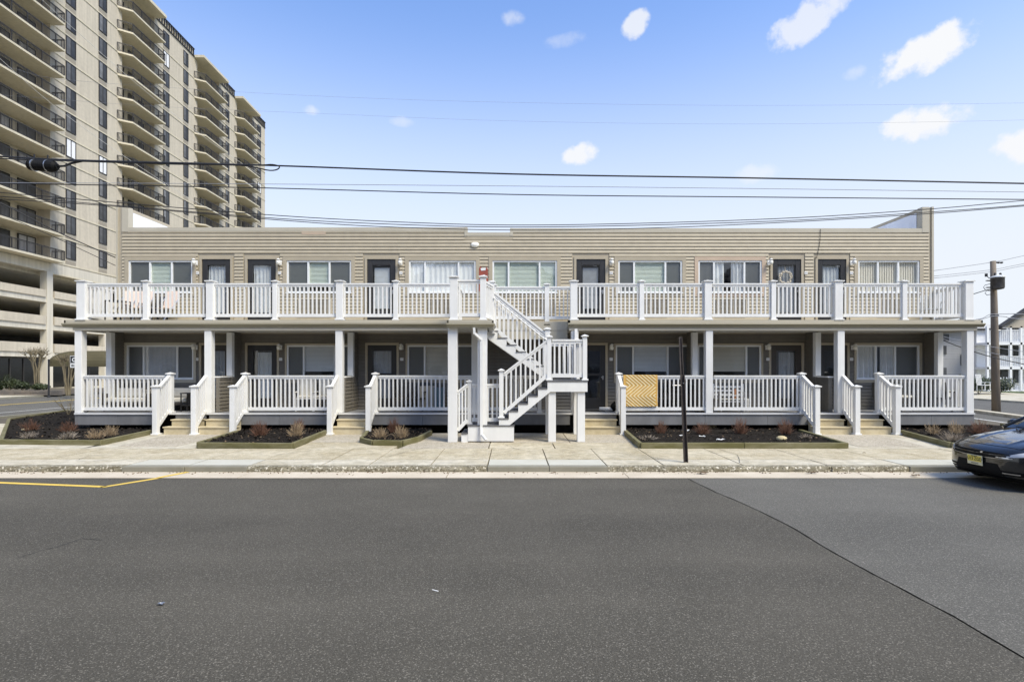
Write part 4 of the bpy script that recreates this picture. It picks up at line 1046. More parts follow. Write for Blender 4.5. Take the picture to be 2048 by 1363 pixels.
for v0, v1, s in ((0, .33, 1), (.33, .66, -1), (.66, 1.0, 1)):
    for i in range(-8, 18):
        u0 = i * .115; k = (v1 - v0) * 1.05; wd = .048
        pts = [(u0 + s * (q / 6 - .5) * k, v0 + (v1 - v0) * q / 6) for q in range(7)]
        for (ua, va), (ub, vb) in zip(pts, pts[1:]):
            if min(ua, ub) < .005 or max(ua, ub) + wd > .995: continue
            P = [Vector(rugf(x, y)) + Vector((0, -.012, 0)) for x, y in ((ua, va), (ua + wd, va), (ub + wd, vb), (ub, vb))]
            sm.quad(P[3], P[2], P[1], P[0])
part('stripe', sm, M['ochre2'], rug, kind='stuff')
# wreath on the door
wx, wz, wy = PX(1569, ZW), PH(555, ZW), ZW - .05
wr = thing('wreath', 'grey shell wreath hanging on the upper door near the right', 'wreath', (wx, wy, wz), world=True)
mb = MB(); random.seed(4)
for i in range(60):
    a = i / 60 * 6.283; r = .2 + random.uniform(-.035, .035); mb.ball((wx + r * math.cos(a), wy + random.uniform(-.02, .01), wz + r * math.sin(a)), .035, .025, .03, 6, 4, .2)
part('ring', mb, M['louvre'], wr, kind='stuff'); part('ribbon', MB().tube([(wx, wy, wz + .2), (wx, wy + .02, wz + .36)], .01, 4), M['trim'], wr)
# flaking red board with a white figure
rx, rz, ry_ = PX(967, ZW), PH(563, ZW), ZW - .05
rb = thing('red_board', 'flaking red painted board on the wall between the two middle upper windows', 'wall plaque', (rx, ry_, rz), world=True)
hw = .155
part('board', MB().prism([(rx - hw, rz - .34), (rx + hw, rz - .34), (rx + hw, rz + .42), (rx + hw * .6, rz + .52), (rx + hw * .45, rz + .44), (rx - hw * .2, rz + .43), (rx - hw * .6, rz + .53), (rx - hw, rz + .46)], 'y', ry_, ry_ + .03), M['redpaint'], rb)
part('white_figure', MB().prism([(rx - .03, rz - .02), (rx + .09, rz - .02), (rx + .06, rz + .10), (rx + .08, rz + .2), (rx + .02, rz + .24), (rx - .03, rz + .18), (rx, rz + .1)], 'y', ry_ - .01, ry_ + .001), M['white'], rb)
part('patch', MB().prism([(rx - .08, rz + .37), (rx + .07, rz + .39), (rx + .09, rz + .47), (rx - .1, rz + .46)], 'y', ry_ - .008, ry_ + .001), M['frame'], rb)
# furniture makers (local coordinates, front towards -y)
def legs(t, w, d, h, m, r=.02):
    for sx in (-1, 1):
        for sy in (-1, 1): part('leg', MB().box(sx * w/2 - r, sx * w/2 + r, sy * d/2 - r, sy * d/2 + r, 0, h), m, t)
def sofa(label, loc, rz, w):
    t = thing('porch_sofa', label, 'sofa', loc, rz)
    legs(t, w - .1, .66, .2, M['wicker'])
    part('frame', MB().box(-w/2, w/2, -.36, .36, .2, .28).box(-w/2, w/2, .3, .38, .281, .62).box(-w/2 - .06, -w/2 + .06, -.36, .38, .2, .58).box(w/2 - .06, w/2 + .06, -.36, .38, .2, .58), M['wicker'], t, bevel=.015)
    n = max(1, round(w / .65)); cw = (w - .14) / n
    for i in range(n):
        x = -w/2 + .07 + cw * (i + .5)
        part('seat_cushion', MB().box(x - cw/2 + .01, x + cw/2 - .01, -.35, .22, .29, .44), M['fabric'], t, bevel=.04)
        part('back_cushion', MB().box(x - cw/2 + .01, x + cw/2 - .01, .14, .29, .45, .75), M['fabric'], t, bevel=.05)
    return t
s = sofa('dark wicker sofa with cream cushions on the left end porch', (PX(262, 18.6), 18.66, FLOOR), 0, 1.5)
s2 = sofa('cream cushioned wicker love seat beside the left end steps', (PX(358, 18.6), 18.68, FLOOR), 0, .95)
def pillow(loc, label, m='wicker'):
    t = solo('pillow', MB().ball((0, 0, 0), .22, .09, .2, 12, 8), M[m], label, 'pillow', (0, 0, 0), smooth=True); t.location = loc; t.rotation_euler = (.25, 0, 0)
    st_ = MB()
    for i in range(7): x = -.15 + i * .05; st_.box(x - .008, x + .008, -.095, -.07, -.12, .12)
    part('print', st_, M['fabric'], t, kind='stuff'); return t
pillow((PX(296, 18.5), 18.52, FLOOR + .62), 'dark patterned pillow on the cream wicker sofa')
def side_table(label, loc, w, h, m='black'):
    t = thing('side_table', label, 'table', loc); legs(t, w - .05, w - .05, h - .03, M[m], .014)
    part('table_top', MB().box(-w/2, w/2, -w/2, w/2, h - .03, h), M[m], t)
    part('rail', MB().box(-w/2 + .03, w/2 - .03, -w/2, -w/2 + .02, .2, .22).box(-w/2 + .03, w/2 - .03, w/2 - .02, w/2, .2, .22), M[m], t); return t
side_table('black metal side table at the head of the left steps', (PX(380, 18.2), 18.2, FLOOR), .42, .62)
def slat_chair(label, loc, rz, m, cushion=None, name='porch_chair', cat='chair', w=.6, hs=.40, hb=.95, group=None):
    t = thing(name, label, cat, loc, rz, group); legs(t, w - .06, .5, hs, M[m], .024)
    part('seat', MB().box(-w/2, w/2, -.28, .26, hs, hs + .035), M[m], t)
    for i in range(5):
        x = -w/2 + .06 + i * (w - .12) / 4; part('back_slat', MB().bar((x, .25, hs + .02), (x, .36, hb), .075, .02), M[m], t)
    for sx in (-1, 1):
        part('armrest', MB().box(sx * w/2 - .04, sx * w/2 + .04, -.3, .3, hs + .22, hs + .25), M[m], t); part('arm_post', MB().box(sx * w/2 - .02, sx * w/2 + .02, -.26, -.22, hs + .035, hs + .22), M[m], t)
    if cushion: part('cushion', MB().box(-w/2 + .05, w/2 - .05, -.26, .2, hs + .036, hs + .12), M[cushion], t, bevel=.03); part('back_cushion', MB().box(-w/2 + .06, w/2 - .06, .13, .23, hs + .1, hb - .06), M[cushion], t, bevel=.03)
    return t
slat_chair('white slatted armchair with pale cushions behind the second porch railing', (PX(612, 18.5), 18.5, FLOOR), .15, 'white', 'fabric', hb=1.15)
slat_chair('white slatted armchair with pale cushions beside the column on the second porch', (PX(650, 18.5), 18.5, FLOOR), -.15, 'white', 'fabric', hb=1.1)
slat_chair('dark wooden chair in front of the third porch door', (PX(808, 18.6), 18.6, FLOOR), .1, 'wicker')
slat_chair('dark wooden chair under the third porch window', (PX(835, 18.6), 18.62, FLOOR), -.2, 'black')
def crate(label, loc, w, d, h, m, name='storage_box', cat='box'):
    t = thing(name, label, cat, loc); part('body', MB().box(-w/2, w/2, -d/2, d/2, 0, h - .04), M[m], t, bevel=.012); part('lid', MB().box(-w/2 - .01, w/2 + .01, -d/2 - .01, d/2 + .01, h - .038, h), M[m], t, bevel=.01); return t
crate('tan storage box against the third porch wall', (PX(856, 18.7), 18.7, FLOOR), .48, .4, .82, 'louvre')
crate('teal plastic tub beside the tan storage box', (PX(878, 18.6), 18.6, FLOOR), .3, .3, .78, 'teal', 'plastic_tub', 'tub')
def grill(loc, label):
    t = thing('barbecue_grill', label, 'grill', loc); legs(t, .6, .36, .6, M['black'], .016)
    part('firebox', MB().box(-.36, .36, -.24, .24, .6, .78), M['carblack'], t, bevel=.02)
    part('hood', MB().prism([(-.24, .781), (.24, .781), (.24, .9), (.14, 1.02), (-.14, 1.02), (-.24, .9)], 'x', -.35, .35), M['carblack'], t, bevel=.02)
    part('handle', MB().tube([(-.2, -.29, .86), (.2, -.29, .86)], .014, 6), M['metal'], t); part('shelf', MB().box(.37, .6, -.2, .2, .74, .77), M['carblack'], t); part('lower_shelf', MB().box(-.3, .3, -.18, .18, .2, .22), M['black'], t)
grill((PX(1352, 18.5), 18.5, FLOOR), 'black barbecue grill behind the railing right of the ochre rug')
slat_chair('dark chair behind the ochre rug', (PX(1322, 18.4), 18.4, FLOOR), .4, 'wicker')
def bench(label, loc, w):
    t = thing('slatted_bench', label, 'bench', loc); legs(t, w - .08, .4, .38, M['white'], .022)
    for i in range(3): part('seat_slat', MB().box(-w/2, w/2, -.22 + i * .14, -.1 + i * .14, .38, .405), M['white'], t)
    for i in range(3): part('back_slat', MB().box(-w/2, w/2, .24, .26, .5 + i * .13, .56 + i * .13), M['white'], t)
    part('back_post', MB().box(-w/2, -w/2 + .04, .22, .25, .38, .9).box(w/2 - .04, w/2, .22, .25, .38, .9), M['white'], t); return t
bench('white slatted bench under the fifth porch window', (PX(1462, 18.65), 18.65, FLOOR), 1.05)
solo('jug', MB().lathe((PX(1470, 18.6), 18.6, FLOOR + .405), [(.07, 0), (.09, .1), (.08, .22), (.04, .27), (.045, .32)], 10), mat('terracotta', (.36, .15, .06), .7), 'terracotta jug standing on the white slatted bench', 'jug', (PX(1470, 18.6), 18.6, FLOOR + .405), smooth=True)
def planter(label, loc, m):
    t = thing('shoe_rack', label, 'rack', loc)
    for z in (.12, .32, .52): part('shelf', MB().box(-.38, .38, -.14, .14, z, z + .02), M[m], t)
    for sx in (-.38, .36): part('side_frame', MB().box(sx, sx + .02, -.14, .14, 0, .66), M[m], t)
planter('low white shelf rack in front of the white bench', (PX(1462, 18.15), 18.15, FLOOR), 'white')
slat_chair('dark wicker chair with a striped pillow on the right end porch', (PX(1800, 18.55), 18.55, FLOOR), .3, 'wicker', 'fabric')
slat_chair('dark wicker chair at the far right end of the porch', (PX(1880, 18.6), 18.62, FLOOR), -.4, 'wicker')
t = thing('rolled_mat', 'rolled white mat lying by the dark door right of the stairs', 'mat', at_porch(1212, 18.3)); part('roll', MB().tube([(-.22, 0, .07), (.22, -.05, .07)], .07, 12), M['paper'], t, smooth=True); part('roll_end', MB().tube([(.221, -.05, .07), (.225, -.05, .07)], .045, 10), M['metal'], t)
t = thing('black_boot_tray', 'black bin bag like bundle next to the rolled white mat', 'bag', at_porch(1229, 18.25)); part('bag', MB().ball((0, 0, .14), .14, .14, .15, 10, 7, .1), M['carblack'], t, smooth=True); part('knot', MB().ball((0, 0, .3), .04, .04, .04, 6, 4), M['carblack'], t)
solo('door_mat', MB().box(PX(1165, 18.6), PX(1206, 18.6), 18.2, 18.75, FLOOR, FLOOR + .015), M['carblack'], 'black mat before the dark door right of the stairs', 'mat', (PX(1185, 18.5), 18.5, FLOOR))
# upper deck
def lounge(label, loc, rz):
    t = thing('canvas_lounge_chair', label, 'chair', loc, rz, 'peach canvas chairs on the upper deck'); 
    part('frame', MB().tube([(-.28, -.4, 0), (-.28, .35, .95)], .015, 6).tube([(.28, -.4, 0), (.28, .35, .95)], .015, 6).tube([(-.28, .35, 0), (-.28, -.3, .5)], .015, 6).tube([(.28, .35, 0), (.28, -.3, .5)], .015, 6).tube([(-.28, .35, .95), (.28, .35, .95)], .015, 6), M['metal'], t)
    part('canvas', MB().quad((-.26, .34, 1.1), (.26, .34, 1.1), (.26, .12, .45), (-.26, .12, .45)).quad((-.26, .12, .45), (.26, .12, .45), (.26, -.3, .46), (-.26, -.3, .46)), M['pinkfab'], t); return t
for i, (px, lab) in enumerate(((258, 'peach canvas chair on the upper deck nearest the left corner post'), (281, 'peach canvas chair on the upper deck in front of the left window'), (333, 'peach canvas chair on the upper deck, rightmost of the three'))):
    lounge(lab, (PX(px, 18.5), 18.45, DECK), .2 - .2 * i)
side_table('black metal table at the left end of the upper deck', (PX(232, 18.2), 18.3, DECK), .55, .7)
slat_chair('black slatted chair at the left end of the upper deck', (PX(305, 18.6), 18.7, DECK), 0, 'black')
slat_chair('white slatted chair at the right end of the upper deck', (PX(1862, 18.3), 18.3, DECK), -.6, 'white')

# ------------------------------------------------------------------ the apartment tower on the left
LEN, ZFAR, AX, MM = 72.0, 108.6, -46.9, -.0173
ang = -math.pi / 2 + .0173
tower = thing('apartment_tower', 'tall cream brick apartment tower with dark railed balconies over a parking podium', 'building', (AX + MM * ZFAR, ZFAR, 0), ang)
def LX(px, out=0.0): return ZFAR - (46.9 - out) * F / (1005 - px)    # local x from a picture column
LV = [46.2 - 2.75 * k for k in range(13)]
TOP, POD = 49.6, 12.05
stacks = [(LX(520, 1.34), LX(469)), (LX(456, 1.34), LX(388)), (LX(331, 1.34), LX(234)), (LX(130, 1.34), LX(130, 1.34) + 10.5)]
tw = MB(); x = 0
for a, b in stacks:
    tw.box(x, a + .25, -1.3, 0, POD, TOP); x = b - .9
tw.box(x, LEN, -1.3, 0, POD, TOP)
part('wall', tw, M['cream'], tower)
part('core_wall', MB().box(0, LEN, -18, -1.3, POD, TOP), M['cream'], tower)
for L in LV + [POD - .05]:
    x = 0
    for a, b in stacks + [(LEN - .25, 0)]: part('string_course', MB().box(x - (.04 if x == 0 else 0), a + .25, -.3, .06, L - .11, L + .05), M['creamlight'], tower); x = b - .9
# roof slab canopies and the dark balustrade between them
for a, b in stacks: part('roof_canopy', MB().box(a, b, -1.3, 1.5, TOP - .25, TOP + .12), M['creamlight'], tower)
x = 0; fl_ = []
for a, b in stacks: fl_.append((x, a)); x = b
fl_.append((x, LEN))
for a, b in fl_:
    if b - a < .5: continue
    o = part('roof_balustrade', MB().box(a, b, -.25, -.05, TOP, TOP + .85), M['creamlight'], tower); mb = MB()
    x = a + .15
    while x < b - .1: mb.box(x, x + .12, -.05, .12, TOP - .1, TOP + .9); x += .55
    mb.box(a, b, -.04, .14, TOP + .87, TOP + 1.0).box(a, b, -.04, .14, TOP - .2, TOP - .08)
    part('balusters', mb, M['bronze'], o, kind='stuff')
# windows: one proto per width, copied
def tower_window(w, light=False):
    h = 2.0; fm = MB(); t = .09
    fm.box(0, w, -.02, .07, h - t, h).box(0, w, -.02, .07, 0, t).box(0, t, -.02, .07, t, h - t).box(w - t, w, -.02, .07, t, h - t).box(w/2 - .05, w/2 + .05, -.02, .06, t, h - t)
    return (fm.mesh('window', M['bronze']), MB().quad((t, .03, t), (w/2 - .05, .03, t), (w/2 - .05, .03, h - t), (t, .03, h - t)).mesh('pane', M['tglass']),
            MB().quad((w/2 + .05, .04, t), (w - t, .04, t), (w - t, .04, h - t), (w/2 + .05, .04, h - t)).mesh('pane', M['tglass2']), MB().box(.0, w, -.02, .035, -.62, -.2).mesh('vent_panel', M['vent']),
            MB().quad((t, .035, t), (w/2 - .05, .035, t), (w/2 - .05, .035, h - t), (t, .035, h - t)).mesh('pane', M['blind_white']), MB().quad((w/2 + .05, .045, t), (w - t, .045, t), (w - t, .045, h - t), (w/2 + .05, .045, h - t)).mesh('pane', M['blind_white']))
cols = [(LX(521.5), LX(515)), (LX(458), LX(451)), (LX(376), LX(366.5)), (LX(338), LX(326)), (LX(213), LX(197)), (LX(151), LX(131)), (58.0, 59.6), (65, 66.6)]
random.seed(9)
for ci, (a, b) in enumerate(cols):
    w = b - a; wm, p1, p2, vm, l1, l2 = tower_window(w)
    for k, L in enumerate(LV):
        z = L + .66 if True else L
        o = put('window', wm, tower, (a, .012, z))
        lit = (ci == 5 and k == 8) or (ci == 4 and k == 8) or random.random() < .05
        put('pane', l1 if lit else p1, o); put('pane', l2 if lit else p2, o); put('vent_panel', vm, o)
# balconies
for si, (a, b) in enumerate(stacks):
    w = b - a; d = 1.34
    slab_m = MB().prism([(0, -1.28), (w, -1.28), (w, 0), (w - .9, d), (0.0, d)], 'z', -.2, 0).mesh('balcony', M['creamlight'])
    rl = MB(); pts = [(w, .02), (w - .9, d - .05), (0.03, d - .05), (0.03, .02)]
    for (xa, ya_), (xb_, yb_) in zip(pts, pts[1:]):
        L = math.hypot(xb_ - xa, yb_ - ya_)
        rl.bar((xa, ya_, 1.05), (xb_, yb_, 1.05), .06, .06); rl.bar((xa, ya_, .1), (xb_, yb_, .1), .04, .05); rl.bar((xa, ya_, .95), (xb_, yb_, .95), .03, .03)
        n = max(2, int(L / .14))
        for i in range(n + 1):
            x, y = xa + (xb_ - xa) * i / n, ya_ + (yb_ - ya_) * i / n; q = .035 if i % 12 == 0 else .014
            rl.box(x - q, x + q, y - q, y + q, .1, 1.05)
    rm_ = rl.mesh('railing', M['bronze'])
    nd = 3; leaves = []
    for i in range(nd):
        dm = MB(); gl = MB()
        x0 = .6 + i * (w - 1.6) / nd; x1 = x0 + (w - 1.6) / nd - .9
        dm.box(x0, x0 + .1, -1.29, -1.16, 0, 2.2).box(x1 - .1, x1, -1.29, -1.16, 0, 2.2).box(x0, x1, -1.29, -1.162, 2.2, 2.3).box((x0 + x1)/2 - .05, (x0 + x1)/2 + .05, -1.29, -1.17, 0, 2.2)
        gl.quad((x0 + .1, -1.2, .02), (x1 - .1, -1.2, .02), (x1 - .1, -1.2, 2.2), (x0 + .1, -1.2, 2.2))
        leaves.append((dm.mesh('balcony_door', M['bronze']), gl.mesh('door_glass', M['tglass']), MB().add(gl.v, gl.f).mesh('door_glass', M['tglass2']), MB().add([(x, y, .02 + (z - .02) * .999) for x, y, z in gl.v], gl.f).mesh('door_glass', M['grey_curtain'])))
    for L in LV:
        o = put('balcony', slab_m, tower, (a, 0, L)); put('railing', rm_, o, kind='stuff')
        for dm_, g1, g2, g3 in leaves: put('balcony_door', dm_, o); put('door_glass', random.choice((g1, g1, g2, g2, g3)), o)
        if random.random() < .55:
            xx = random.uniform(1, w - 2); put('balcony_chair', MB().box(xx, xx + .5, .1, .6, .3, .36).box(xx, xx + .5, .05, .1, .3, .85).box(xx, xx + .04, .1, .6, 0, .3).box(xx + .46, xx + .5, .1, .6, 0, .3).mesh('balcony_chair', random.choice([M['black'], M['fabric'], M['wicker']])), o)
# podium: slabs, parapets, columns, dark decks
part('podium_beam', MB().box(0, LEN, -1.2, .05, POD - .01, POD + .9).box(0, LEN, -12, -1.2, POD - .3, POD), M['creampod'], tower)
for z0, z1 in ((8.84, 9.45), (6.04, 6.6), (3.22, 3.75)):
    part('podium_slab', MB().box(0, LEN, -12, .1, z0, z1), M['creampod'], tower)
zc = [48.6 + 8.2 * i for i in range(-1, 8)]
for z in zc:
    x = ZFAR - z
    if 0 < x < LEN: part('podium_column', MB().box(x - .38, x + .38, -.55, .16, 0, POD), M['creampod'], tower)
for zt, h in ((10.1, .72), (7.44, .86), (4.62, .9)):
    for z in zc[:-1]:
        x1, x0 = ZFAR - z - .55, ZFAR - z - 8.2 + .55
        if x0 > 0 and x1 < LEN: part('parapet_panel', MB().box(x0, x1, .0, .22, zt - h, zt), M['cream'], tower)
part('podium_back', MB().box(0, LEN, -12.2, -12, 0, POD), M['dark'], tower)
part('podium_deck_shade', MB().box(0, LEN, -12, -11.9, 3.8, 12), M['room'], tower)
# parked cars in the dark decks read as low dark shapes only: a few pale bonnets
sf_ = MB()
for i in range(9): 
    x = LEN - 6 - i * 2.4 - 10; sf_.box(x, x + 2.2, -.5, -.42, .55, 3.05)
gf = part('shopfront', MB().box(LX(82), LEN, -.52, -.45, 3.02, 3.2).box(LX(82), LEN, -.52, -.45, .2, .55), M['bronze'], tower)
part('glass', MB().quad((LX(82), -.48, .55), (LEN, -.48, .55), (LEN, -.48, 3.02), (LX(82), -.48, 3.02)), M['shopglass'], gf)
for i in range(12):
    x = LX(82) + 1.5 * i
    if x < LEN: part('glazing_bar', MB().box(x, x + .08, -.5, -.4, .55, 3.02), M['bronze'], gf)
part('entrance_wall', MB().box(0, LX(84), -2.2, -2.0, 0, 3.2), M['shopglass'], tower)
part('entrance_door', MB().box(LX(128), LX(103), -1.99, -1.9, 0, 2.7), M['bronze'], tower)
# ---- awning
aw = thing('entrance_awning', 'rounded olive awning over the tower entrance', 'awning', (-41, 52, 0), world=True)
xa, xb_ = -43.6, -36.6; zb0, zt0 = 2.35, 3.72; hw_ = 1.5; n = 12; rows = []
mb = MB()
for j in range(11):
    f = j / 10; 
    if f <= .45: ph = f / .45 * math.pi / 2; x = xa + 2.4 * (1 - math.cos(ph)); k = math.sin(ph)
    else: x = xa + 2.4 + (f - .45) / .55 * (xb_ - xa - 2.4); k = 1
    k = max(k, .02); rows.append([(x, 52 + hw_ * k * math.cos(math.pi * i / n), zb0 + .12 + (zt0 - zb0 - .12) * k * math.sin(math.pi * i / n)) for i in range(n + 1)])
for r0, r1 in zip(rows, rows[1:]):
    for i in range(n): mb.quad(r0[i], r0[i+1], r1[i+1], r1[i])
part('canopy', mb, M['awning'], aw, smooth=True)
part('valance', MB().box(xa + 1.0, xb_, 52 - hw_, 52 - hw_ + .02, zb0 - .12, zb0 + .14).box(xa + .2, xb_, 52 + hw_ - .02, 52 + hw_, zb0 - .12, zb0 + .14), M['awning'], aw)
for x in (-39.6, -38.9, -37.2): part('post', MB().tube([(x, 52 - hw_ + .1, 0), (x, 52 - hw_ + .1, zb0 + .1)], .05, 8), M['black'], aw)
# ---- planter wall, trees, shrubs, signs before the tower
pwall = thing('planter_wall', 'low dark stone planter wall along the pavement before the tower', 'wall', (-40, 42.3, 0), world=True)
random.seed(31); x = -50.0
while x < -35.5:
    w = random.uniform(.6, 1.3)
    for zz in (0, .19): part('stone', MB().box(x + .01, x + w - .01, 42.2 + random.uniform(0, .05), 42.6, zz + .005, zz + .185), M['stone'], pwall)
    x += w
part('earth', sheet(-50, -35.6, 42.6, 50, .3), M['soil'], pwall)
part('end_wall', MB().box(-35.6, -35.4, 42.2, 48, 0, .36), M['stone'], pwall)
def pollard(px, Z, h, label, nst, seed, knobs=True):
    random.seed(seed); x = PX(px, Z); t = thing('pollarded_tree', label, 'tree', (x, Z, .1)); tr = MB(); tw_ = MB()
    for i in range(nst):
        a = 6.283 * i / nst + random.uniform(-.4, .4); sp_ = random.uniform(.12, .5)
        pts = [Vector((math.cos(a) * .1, math.sin(a) * .1, 0))]
        for k in range(1, 6):
            f = k / 5; pts.append(Vector((math.cos(a) * (.1 + sp_ * f ** 1.5) + random.uniform(-.06, .06), math.sin(a) * (.1 + sp_ * f ** 1.5) + random.uniform(-.06, .06), h * f * random.uniform(.93, 1.0))))
        tr.tube(pts, .055, 6, .03); e = pts[-1]; br = [e, pts[-2] + Vector((random.uniform(-.45, .45), random.uniform(-.45, .45), h * .18))]
        tr.tube([pts[-2], br[1]], .03, 5, .022)
        for q in br:
            tr.ball(q, .065, .065, .06, 6, 4, .2)
            for m_ in range(9):
                d = Vector((random.uniform(-1, 1), random.uniform(-1, 1), random.uniform(.1, .8))).normalized() * random.uniform(.25, .55)
                tw_.tube([q, q + d * .6 + Vector((0, 0, .05)), q + d + Vector((0, 0, .15))], .016, 3, .008)
    part('trunk', tr, M['bark'], t); part('twigs', tw_, M['bark'], t, kind='stuff'); return t
pollard(73, 43.5, 3.2, 'leafless pollarded tree with knobbly tips before the dark shopfront', 10, 61)
pollard(136, 40.2, 2.6, 'slender bare tree with bundled stems beside the awning', 8, 62)
def leafy(name, px, Z, z0, r, h, label, m, cat='shrub', n=900, leaf=.06, group=None, x=None):
    random.seed(int(px * 7) + int(Z)); x = PX(px, Z) if x is None else x; t = thing(name, label, cat, (x, Z, z0), group=group); mb = MB()
    bumps = [(random.uniform(-.5, .5) * r, random.uniform(-.5, .5) * r, h * random.uniform(.35, .68), random.uniform(.45, .75)) for _ in range(9)]
    for i in range(n):
        bx, by, bz, br = random.choice(bumps); d = Vector((random.gauss(0, 1), random.gauss(0, 1), random.gauss(0, 1))).normalized() * random.uniform(.55, 1.05)
        c = Vector((bx + d.x * r * br, by + d.y * r * br, max(.04, bz + d.z * h * .45 * br)))
        u = Vector((random.gauss(0, 1), random.gauss(0, 1), random.gauss(0, 1))).normalized() * leaf; v = u.orthogonal().normalized() * leaf * random.uniform(.4, .8)
        mb.quad(c - u, c + v, c + u, c - v)
    part('foliage', mb, m, t, kind='stuff'); st__ = MB()
    for i in range(5): a = i * 1.26; st__.tube([(0, 0, -.05), (math.cos(a) * r * .3, math.sin(a) * r * .3, h * .5)], .03, 4, .01)
    part('stem', st__, M['bark'], t); return t
leafy('round_shrub', 20, 43.6, .3, .55, .95, 'rounded green shrub at the far left before the shopfront', M['leaf2'], n=1100)
leafy('low_shrub', 78, 43.2, .3, .5, .7, 'green shrub at the foot of the knobbly pollarded tree', M['leaf2'], n=700)
leafy('low_shrub', 45, 44.0, .3, .7, .8, 'dark green shrub between the round shrub and the pollarded tree', M['leaf'], n=900)
leafy('low_shrub', 88, 44.0, .3, .4, .6, 'small dark shrub beside the black sign pole', M['leaf'], n=500)
def fan_grass(px, Z, label):
    x = PX(px, Z); t = thing('arching_grass', label, 'ornamental grass', (x, Z, .3)); mb = MB(); random.seed(77)
    for i in range(110):
        a = random.uniform(0, 6.283); l = random.uniform(.7, 1.5); pts = []
        for k in range(5): f = k / 4; pts.append((math.cos(a) * l * f * .75, math.sin(a) * l * f * .75, 2.0 * f - 1.15 * f * f * l * .8))
        mb.tube(pts, .018, 3, .006)
    part('blades', mb, M['leaf'], t, kind='stuff'); return t
fan_grass(2, 43.4, 'tall arching dark grass at the left edge of the picture')
sg = thing('street_sign', 'black square sign with white border and small white plate beside the corner column', 'sign', (PX(150, 34), 34, 0), world=True)
sx0, sx1 = PX(140, 34), PX(161, 34); sz1, sz0 = PH(711, 34), PH(726, 34)
part('pole', MB().box(PX(150, 34) - .035, PX(150, 34) + .035, 34.03, 34.1, 0, sz1 + .1), M['black'], sg)
pl = part('black_plate', MB().box(sx0, sx1, 34, 34.02, sz0, sz1), M['frame'], sg); part('black_field', MB().box(sx0 + .03, sx1 - .03, 33.99, 34.0, sz0 + .03, sz1 - .03), M['ink'], pl)
tm = put('letter', text_mesh('O', .34, M['frame'], bold=.012), pl, (PX(148.2, 33.98), 33.985, (sz0 + sz1) / 2 - .03)); tm.rotation_euler = (R(90), 0, 0)
pl2 = part('white_plate', MB().box(sx0 + .01, sx1, 34, 34.02, sz0 - .27, sz0 - .02), M['frame'], sg)
tm = put('letter', text_mesh('EN', .15, M['ink'], bold=.006), pl2, (PX(145.5, 33.98), 33.985, sz0 - .15)); tm.rotation_euler = (R(90), 0, 0)
sg2 = thing('sign_pole', 'thin black pole on the pavement before the tower entrance', 'pole', (PX(97.5, 39), 39, 0)); part('shaft', MB().tube([(0, 0, 0), (0, 0, 2.7)], .06, 8), M['black'], sg2); part('foot', MB().lathe((0, 0, 0), [(.11, 0), (.1, .08), (.06, .12)], 8), M['black'], sg2)

# ------------------------------------------------------------------ houses on the right
hg = thing('grey_house', 'tall grey sided house with small dark windows and a black roof behind the right porch', 'house', (42, 53, 0), world=True)
gx0, gx1, gz1 = PX(1845, 52), PX(1987, 52), PH(660, 52)
part('wall', MB().box(gx0, gx1, 52, 60, -.3, gz1), M['houseg'], hg)
lp = MB(); z = .1
while z < gz1: lp.box(gx0, gx1, 51.975, 52, z, z + .02); z += .24
part('siding_lines', lp, M['houseg'], hg, kind='stuff')
part('roof', MB().prism([(51.3, gz1 - .05), (51.3, gz1 + .1), (56, gz1 + 1.15), (60.8, gz1 + .1), (60.8, gz1 - .05)], 'x', gx0 - .5, gx1 + .6), M['roof'], hg)
part('base_wall', MB().box(gx0 + .1, gx1 - .1, 51.9, 52, -.3, 1.45), mat('grey_base', (.36, .36, .37), .7), hg)
for a, b, c, d in ((1884, 1897, 668, 681), (1883, 1892, 691, 708), (1883, 1892, 735, 751), (1921, 1929, 709, 730), (1953, 1971, 670, 675.5), (1918, 1929, 748.5, 751), (1953, 1958, 748.5, 751)):
    o = part('window', MB().box(PX(a, 52), PX(b, 52), 51.93, 52, PH(d, 52), PH(c, 52)), M['bronze'], hg); q = .06
    part('pane', MB().quad((PX(a, 52) + q, 51.925, PH(d, 52) + q * .6), (PX(b, 52) - q, 51.925, PH(d, 52) + q * .6), (PX(b, 52) - q, 51.925, PH(c, 52) - q * .6), (PX(a, 52) + q, 51.925, PH(c, 52) - q * .6)), M['tglass'], o)
WZ = 50.0
hw2 = thing('white_balcony_house', 'white house with stacked balconies and posts behind the utility pole', 'house', (46, WZ, 0), world=True)
def WX(p): return PX(p, WZ)
def WH(p): return PH(p, WZ)
wx0, wx1 = WX(1974), WX(2150)
part('wall', MB().box(wx0 + .4, wx1, WZ + 1.6, WZ + 10, -.3, WH(645)), M['housew'], hw2)
for yp in (686, 735): part('balcony_floor', MB().box(wx0, wx1, WZ, WZ + 1.6, WH(yp + 3), WH(yp - 1.5)), M['housew'], hw2)
part('porch_floor', MB().box(wx0, wx1, WZ, WZ + 1.6, -.3, .02), M['housew'], hw2)
for px in (1976, 2022, 2043, 2080, 2120): part('post', MB().box(WX(px) - .09, WX(px) + .09, WZ, WZ + .18, 0, WH(652)), M['housew'], hw2)
for base, topy in ((683.5, 659), (733, 711.5), (783, 766)):
    o = part('balcony_railing', MB().box(wx0, wx1, WZ + .04, WZ + .1, WH(topy + 1.2), WH(topy)).box(wx0, wx1, WZ + .04, WZ + .1, max(.05, WH(base)), max(.1, WH(base - 1.2))), M['housew'], hw2); mb = MB(); x = wx0 + .1
    while x < wx1: mb.box(x, x + .05, WZ + .05, WZ + .09, max(.05, WH(base)), WH(topy)); x += .19
    part('baluster', mb, M['housew'], o, kind='stuff')
